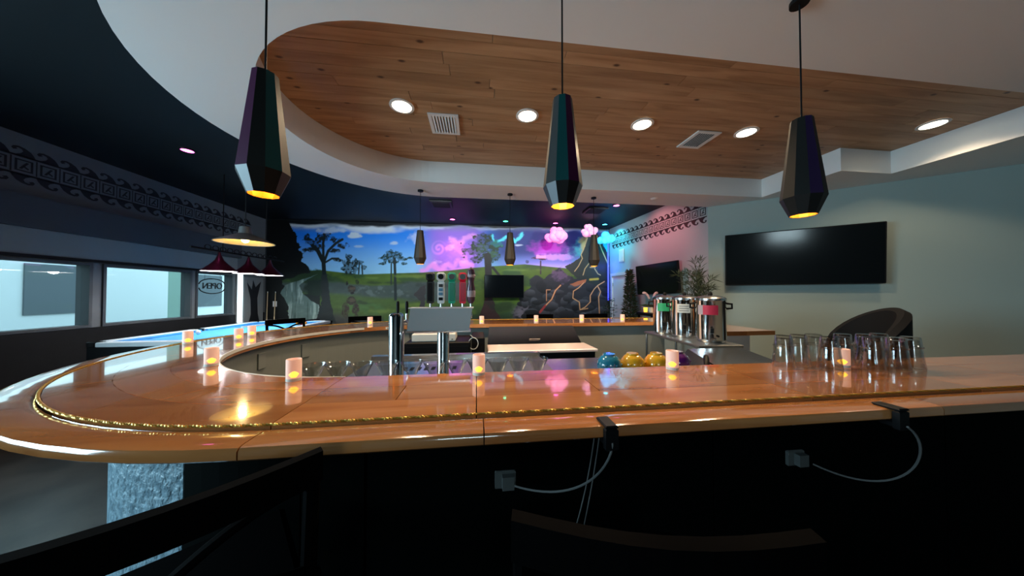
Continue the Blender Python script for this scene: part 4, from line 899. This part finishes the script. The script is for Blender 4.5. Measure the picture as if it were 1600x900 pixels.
# rounded black chair at the far right
t = thing('tub_chair', 'black high chair with a rounded tub back behind the pint glasses', 'chair', (3.05, 2.05, 0), R(60))
prof_n = 22; A_ = []; Bq = []
vs = []; fs = []
for i in range(prof_n + 1):
    a = PI * (1.0 + i / prof_n); h_ = .95 + .36 * math.sin(PI * i / prof_n) ** .6
    for rr, zz in ((.33, .70), (.26, .70), (.26, h_ - .02), (.295, h_ + .005), (.33, h_ - .02)): vs.append((rr * math.cos(a), rr * math.sin(a), zz))
for i in range(prof_n):
    for k in range(5): l = (k + 1) % 5; fs.append((i * 5 + k, i * 5 + l, i * 5 + 5 + l, i * 5 + 5 + k))
fs += [(0, 1, 2, 3, 4), tuple(prof_n * 5 + k for k in range(5))]
B().add(vs, fs).build('backrest', 'black_soft', t, True)
B().lathe([(0, .69), (.25, .69), (.255, .72), (.25, .77), (0, .78)], 28).build('seat', 'black_soft', t, True); B().lathe([(.03, .02), (.03, .69)], 14).build('stem', 'black', t, True); B().lathe([(0, .0005), (.24, .0005), (.23, .015), (.03, .03), (0, .03)], 28).build('base', 'black', t, True)

# ================================================================== POOL TABLE CORNER
t = thing('pool_table', 'pool table with bright blue cloth and white rails', 'pool table', (-3.42, 4.75, 0))
HW, HL, ZT = .68, 1.20, .905
B().box(-HW + .1, HW - .1, -HL + .1, HL - .1, ZT - .05, ZT - .03).build('cloth_bed', 'felt_blue', t)
B().box(-HW + .02, HW - .02, -HL + .02, HL - .02, ZT - .22, ZT - .051).build('frame', 'black', t)
for sg in (-1, 1):
    B().cham(sg * HW - .06, sg * HW + .06, -HL, -.04, ZT - .09, ZT, .008).build('rail', 'rail_white', t) if False else None
    x0, x1 = sorted((sg * HW, sg * (HW - .11)))
    for y0, y1 in ((-HL + .12, -.05), (.05, HL - .12)):
        B().cham(x0, x1, y0, y1, ZT - .049, ZT, .006).build('rail', 'rail_white', t)
        xa, xb = sorted((sg * (HW - .111), sg * (HW - .15))); B().cham(xa, xb, y0, y1, ZT - .029, ZT - .006, .005).build('cushion', 'felt_rail', t)
    y0, y1 = sorted((sg * HL, sg * (HL - .11))); B().cham(-HW + .12, HW - .12, y0, y1, ZT - .049, ZT, .006).build('rail', 'rail_white', t)
    ya, yb = sorted((sg * (HL - .111), sg * (HL - .15))); B().cham(-HW + .14, HW - .14, ya, yb, ZT - .029, ZT - .006, .005).build('cushion', 'felt_rail', t)
    for y_ in (-HL + .06, 0, HL - .06): B().lathe([(0, ZT - .045), (.06, ZT - .045), (.062, ZT + .003), (.045, ZT + .004), (.045, ZT - .02), (0, ZT - .02)], 18, (sg * (HW - .06), y_, 0)).build('pocket', 'black', t, True)
    for y_ in (-HL + .25, HL - .25): B().cham(sg * .45 - .07, sg * .45 + .07, y_ - .07, y_ + .07, .0005, ZT - .221, .01).build('leg', 'black', t)
bm_ = ['ball_red', 'ball_orange', 'ball_white', 'ball_red', 'ball_orange', 'ball_white']
for i, (x_, y_) in enumerate(((-3.02, 5.42), (-2.96, 5.42), (-3.08, 5.43), (-2.99, 5.48), (-3.05, 5.37), (-3.70, 4.35))):
    t_ = bm_[i]; tag(B().ball((0, 0, .029), .0285, 14, 9).build('pool_ball', t_, None, True, (x_, y_, ZT - .0295)), {'ball_red': 'red pool ball in the cluster on the blue cloth', 'ball_orange': 'orange pool ball in the cluster on the blue cloth', 'ball_white': 'white pool ball on the blue cloth'}[t_], 'ball', 'pool balls')
def cue(a, c, label):
    t = thing('pool_cue', label, 'pool cue', a); v_ = Vector(c) - Vector(a)
    B().tube([(0, 0, 0), v_ * .45], [.014, .011], 8).build('butt', 'black', t, True); B().tube([v_ * .45, v_ * .985], [.011, .0065], 8).build('shaft', 'cue_wood', t, True); B().tube([v_ * .985, v_], .0065, 8).build('tip', 'white_plastic', t, True)
cue((-3.0, 5.95, ZT + .022), (-3.55, 4.85, ZT + .006), 'pool cue lying across the blue pool table')
cue((-4.50, 6.80, .001), (-4.52, 6.88, 1.46), 'pool cue standing upright in the dark corner')
cue((-4.36, 6.80, .001), (-4.37, 6.89, 1.46), 'pool cue standing upright in the dark corner')
for o in COL.objects:
    if o.get('label') == 'pool cue standing upright in the dark corner': o['group'] = 'cues in the corner'
t = thing('light_switch', 'white light switch on the dark wall by the waterfall', 'switch', (-4.393, YM - .006, 1.13)); B().cham(-.04, .04, -.008, 0, 0, .12, .003).build('plate', 'white_plastic', t); B().box(-.012, .012, -.014, -.0085, .04, .08).build('toggle', 'white_plastic', t)
# dark painted trunk panel on the left wall between window and corner
t = thing('wall_panel', 'grey panel with a black painted tree trunk beside the window', 'panel', (XL + .002, 6.55, .70)); B().box(0, .03, -.25, .27, 0, 1.05).build('board', 'wall_grey', t)
B().add([(.0315, y_, z_) for y_, z_ in ((-.16, .02), (.2, .02), (.12, .3), (.10, .62), (.2, .98), (.05, .85), (-.02, 1.0), (-.05, .8), (-.18, .95), (-.08, .6), (-.07, .3))], [(0, 1, 2, 10), (10, 2, 3, 9), (9, 3, 5, 7), (3, 4, 5), (5, 6, 7), (7, 8, 9)]).build('painted_trunk', 'stencil', t)
# billiard lamps on an ornamental bar
t = thing('billiard_lamp', 'black ornamental lamp bar with three maroon cone shades over the pool table', 'lamp', (-3.42, 4.75, 1.72))
B().tube([(0, -.85, .27), (0, .85, .27)], .012, 8).build('bar', 'black', t)
for y_ in (-.4, .4): B().tube([(0, y_, .28), (0, y_, ZC - 1.722)], .006, 6).build('hanger', 'black', t)
for i in range(12):
    y_ = -.62 + i * .112; B().tube([(0, y_ + .045 * math.cos(a), .30 + .03 * math.sin(a)) for a in [2 * PI * k / 12 for k in range(13)]], .006, 5).build('scroll', 'black', t)
for k, y_ in enumerate((-.45, .05, .5)):
    s_ = B().lathe_open([(.19, 0), (.185, .006), (.10, .085), (.045, .15), (.02, .22), (.012, .26), (.008, .26), (.016, .21), (.04, .145), (.095, .08), (.183, .0)], 28, (0, y_, 0)).build('shade', 'maroon', t, True)
    B().lathe_open([(.178, .003), (.09, .077), (.03, .13), (0, .13)], 28, (0, y_, 0)).build('lining', 'lamp_white_in', s_, True)
    l = point('billiard_light', (0, y_, .03), 9, (.95, .97, 1), .05); l.parent = t
t = thing('cone_lamp', 'pale grey wide cone pendant lamp glowing yellow inside', 'lamp', (-2.46, 3.4, 1.965))
B().lathe_open([(.255, 0), (.25, .008), (.14, .06), (.06, .10), (.05, .17), (.03, .18), (.03, .175), (.044, .165), (.055, .096), (.135, .056), (.25, .0)], 36).build('shade', 'lamp_grey', t, True)
B().lathe_open([(.245, .002), (.13, .054), (.05, .09), (0, .095)], 36).build('lining', 'lamp_yellow', t, True); B().ball((0, 0, .035), .034).build('bulb', 'bulb', t, True); B().tube([(0, 0, .18), (0, 0, ZC - 1.967)], .004, 6).build('cord', 'black', t)
l = point('cone_light', (0, 0, -.02), 1.6, (1, .7, .3), .03); l.parent = t
# roller blind over the windows
t = thing('roller_blind', 'dark roller blind pulled up above the windows', 'blind', (XL + .003, 4.5, 1.80)); B().box(0, .09, -1.7, 1.65, .30, .62).build('cassette', 'wall_dark', t); B().box(.02, .035, -1.68, 1.63, 0.03, .2995).build('fabric', 'wall_grey', t); B().box(.01, .045, -1.69, 1.64, 0, .0295).build('bottom_bar', 'black', t)
# OPEN sign in the window, read backwards from inside
def text_mesh(s_, size):
    cu = bpy.data.curves.new('t', 'FONT'); cu.body = s_; cu.size = size; cu.extrude = .006; cu.align_x = 'CENTER'; cu.align_y = 'CENTER'
    o = bpy.data.objects.new('t', cu); COL.objects.link(o); dg = bpy.context.evaluated_depsgraph_get(); me = bpy.data.meshes.new_from_object(o.evaluated_get(dg)); bpy.data.objects.remove(o); bpy.data.curves.remove(cu); return me
t = thing('open_sign', 'oval dark OPEN sign in the window seen from behind', 'sign', (XL - .02, 5.68, 1.55))
me = text_mesh('OPEN', .15); me.materials.append(MATS['stencil']); o = bpy.data.objects.new('lettering', me); COL.objects.link(o); o.parent = t
# local x of the text runs along +y here, so the word is reversed for someone inside (they read +y to the right as backwards)
o.matrix_local = Matrix(((0, 0, -1, 0), (-1, 0, 0, 0), (0, 1, 0, 0), (0, 0, 0, 1)))
for z_, sg in ((.05, 1), (-.05, -1)):
    B().tube([(0, .25 * math.cos(a), sg * (.03 + .10 * math.sin(a))) for a in [PI * i / 20 for i in range(21)]], .009, 6).build('oval_tube', 'stencil', t, True)
for y_ in (-.15, .15): B().tube([(0, y_, .11), (0, y_, .205)], .002, 5).build('hanger', 'stencil', t)

# ================================================================== PLANTS BY THE STENCILLED WALL
def leaf_mesh(b_, p, d_, L_, w_, droop=.2):
    d_ = d_.normalized(); s_ = d_.cross(Vector((0, 0, 1)));  s_ = s_.normalized() if s_.length > 1e-4 else Vector((1, 0, 0))
    m_ = p + d_ * L_ * .5 + Vector((0, 0, .02 * L_)); e_ = p + d_ * L_ - Vector((0, 0, droop * L_))
    b_.add([p, m_ + s_ * w_, e_, m_ - s_ * w_], [(0, 1, 2), (0, 2, 3)])
def topiary(loc, h, r, label):
    t = thing('potted_cypress', label, 'plant', loc); rnd = random.Random(4)
    B().lathe([(0, .0005), (.11, .0005), (.15, .28), (.16, .30), (.14, .30), (.13, .27), (0, .27)], 20).build('pot', 'terracotta', t, True)
    B().tube([(0, 0, .27), (.01, 0, h * .9)], [.018, .006], 7).build('stem', 'terracotta', t)
    for q, m_ in enumerate(('leaf', 'leaf_dry')):
        b_ = B()
        for i in range(1100):
            z_ = rnd.uniform(.42, h); rr = r * (1 - ((z_ - .42) / (h - .42)) ** 1.5) * math.sqrt(rnd.random()) + .01; a = rnd.uniform(0, 2 * PI)
            leaf_mesh(b_, Vector((rr * math.cos(a), rr * math.sin(a), z_)), Vector((math.cos(a), math.sin(a), rnd.uniform(.2, 1.6))), rnd.uniform(.06, .12), rnd.uniform(.006, .014))
        o = b_.build('foliage', m_, t); o['kind'] = 'stuff'
topiary((3.17, 5.66, 0), 1.88, .15, 'tall bushy potted evergreen between door and television')
t = thing('potted_shrub', 'small dark leafy plant in front of the white door', 'plant', (2.76, 5.72, 0)); rnd = random.Random(8)
B().lathe([(0, .0005), (.08, .0005), (.11, .25), (.12, .26), (0, .25)], 18).build('pot', 'terracotta', t, True)
b = B()
for i in range(9):
    a = rnd.uniform(0, 6.28); tip = Vector((.12 * math.cos(a), .12 * math.sin(a), rnd.uniform(1.0, 1.5)))
    tip.x *= .8; tip.y *= .8
    B().tube([(0, 0, .25), tip * .6, tip], [.006, .004, .002], 5).build('stem', 'terracotta', t)
    for k in range(20):
        p = tip * rnd.uniform(.5, 1); a2 = rnd.uniform(0, 6.28); leaf_mesh(b, p, Vector((math.cos(a2), math.sin(a2), .4)), rnd.uniform(.06, .11), .018)
b.build('foliage', 'leaf', t)['kind'] = 'stuff'
t = thing('potted_palm', 'feathery potted palm rising behind the coffee urns', 'plant', (3.12, 3.72, 0)); rnd = random.Random(5)
B().lathe([(0, .0005), (.13, .0005), (.17, .34), (.18, .36), (.15, .36), (0, .33)], 20).build('pot', 'terracotta', t, True)
for i in range(26):
    a = rnd.uniform(0, 6.28); sp = rnd.uniform(.03, .30); top = rnd.uniform(1.35, 1.95) - sp * .6
    pts_ = bez([(0, 0, .33), (sp * .15 * math.cos(a), sp * .15 * math.sin(a), .9), (sp * .5 * math.cos(a), sp * .5 * math.sin(a), top), (sp * math.cos(a), sp * math.sin(a), top - .02)], 14)
    b = B().tube(pts_, [.006 - .0003 * k for k in range(15)], 5)
    for k in range(4, 15):
        d_ = (pts_[k] - pts_[k - 1]).normalized(); sd = d_.orthogonal().normalized(); s2 = d_.cross(sd)
        for q in range(4):
            w_ = sd * math.cos(q * PI / 2 + k) + s2 * math.sin(q * PI / 2 + k); leaf_mesh(b, pts_[k], d_ * .9 + w_ * .8, rnd.uniform(.09, .15), .007, .1)
    b.build('frond', 'leaf_palm', t)
# black side table with an orchid and two amber votives
t = thing('side_table', 'narrow black side table holding the orchid', 'table', (2.95, 4.55, 0)); B().cham(-.16, .16, -.22, .22, 1.05, 1.10, .006).build('tabletop', 'black', t)
for x_ in (-.13, .13):
    for y_ in (-.19, .19): B().box(x_ - .015, x_ + .015, y_ - .015, y_ + .015, .0005, 1.05).build('leg', 'black', t)
t = thing('potted_orchid', 'orchid with pale pink flowers in a glass pot', 'plant', (2.95, 4.57, 1.1012)); rnd = random.Random(2)
B().lathe([(0, 0), (.05, 0), (.065, .09), (.06, .09), (0, .08)], 18).build('pot', 'label_white', t, True)
b = B()
for a in (0, 1.2, 2.4, 3.6, 4.8): 
    for k in range(2): leaf_mesh(b, Vector((0, 0, .08)), Vector((math.cos(a + k * .5), math.sin(a + k * .5), .55)), .22, .03, .3)
b.build('leaves', 'leaf', t)
for a in (0.3, 2.9):
    pts_ = bez([(0, 0, .08), (.02 * math.cos(a), .02 * math.sin(a), .25), (.08 * math.cos(a), .08 * math.sin(a), .34), (.13 * math.cos(a), .13 * math.sin(a), .33)], 10); s_ = B().tube(pts_, .004, 5).build('flower_stem', 'leaf', t)
    for k in range(4, 11, 1): B().ball(pts_[k], .022, 7, 5, (1, .6, 1)).build('flower', 'flower', s_, True)
for y_ in (4.42, 4.70): 
    t = thing('amber_votive', 'glowing amber votive beside the orchid pot', 'candle', (2.92, y_, 1.1012), 0, 'amber votives beside the orchid'); B().lathe([(.028, 0), (.034, .075), (.031, .075), (.026, .005), (0, .005)], 16).build('votive_glass', 'candle_glow', t, True); B().lathe([(0, .006), (.022, .006), (.022, .03), (0, .03)], 12).build('wax', 'label_white', t)

# ================================================================== OUTSIDE THE LEFT WINDOWS
o = B().box(-14, -4.76, -6, 14, -.12, -.07).build('ground_outside', 'asphalt'); o['kind'] = 'structure'
t = thing('building', 'pale building across the street seen through the windows', 'building', (-12, 7, -.07)); B().box(-1, 0, -12, 9, 0, 3.2).build('facade', 'outside_pale', t)
for y_ in (-6, -3.2, -.5, 2.2, 6.9): B().box(.01, .04, y_, y_ + 1.3, .9, 2.3).build('shop_window', 'outside_dark', t)
for i, (y_, w_) in enumerate(((7.05, .30), (4.2, .30))):
    t = thing('canopy_post', 'pale green square post standing outside the window', 'post', (-6.3, y_, -.07), 0, 'posts outside the windows'); B().box(-w_ / 2, w_ / 2, -w_ / 2, w_ / 2, .12, 3.2).build('shaft', 'outside_green', t); B().cham(-w_ / 2 - .05, w_ / 2 + .05, -w_ / 2 - .05, w_ / 2 + .05, .0005, .1195, .02).build('footing', 'outside_pale', t)
bpy.data.objects.update() if hasattr(bpy.data.objects, 'update') else None
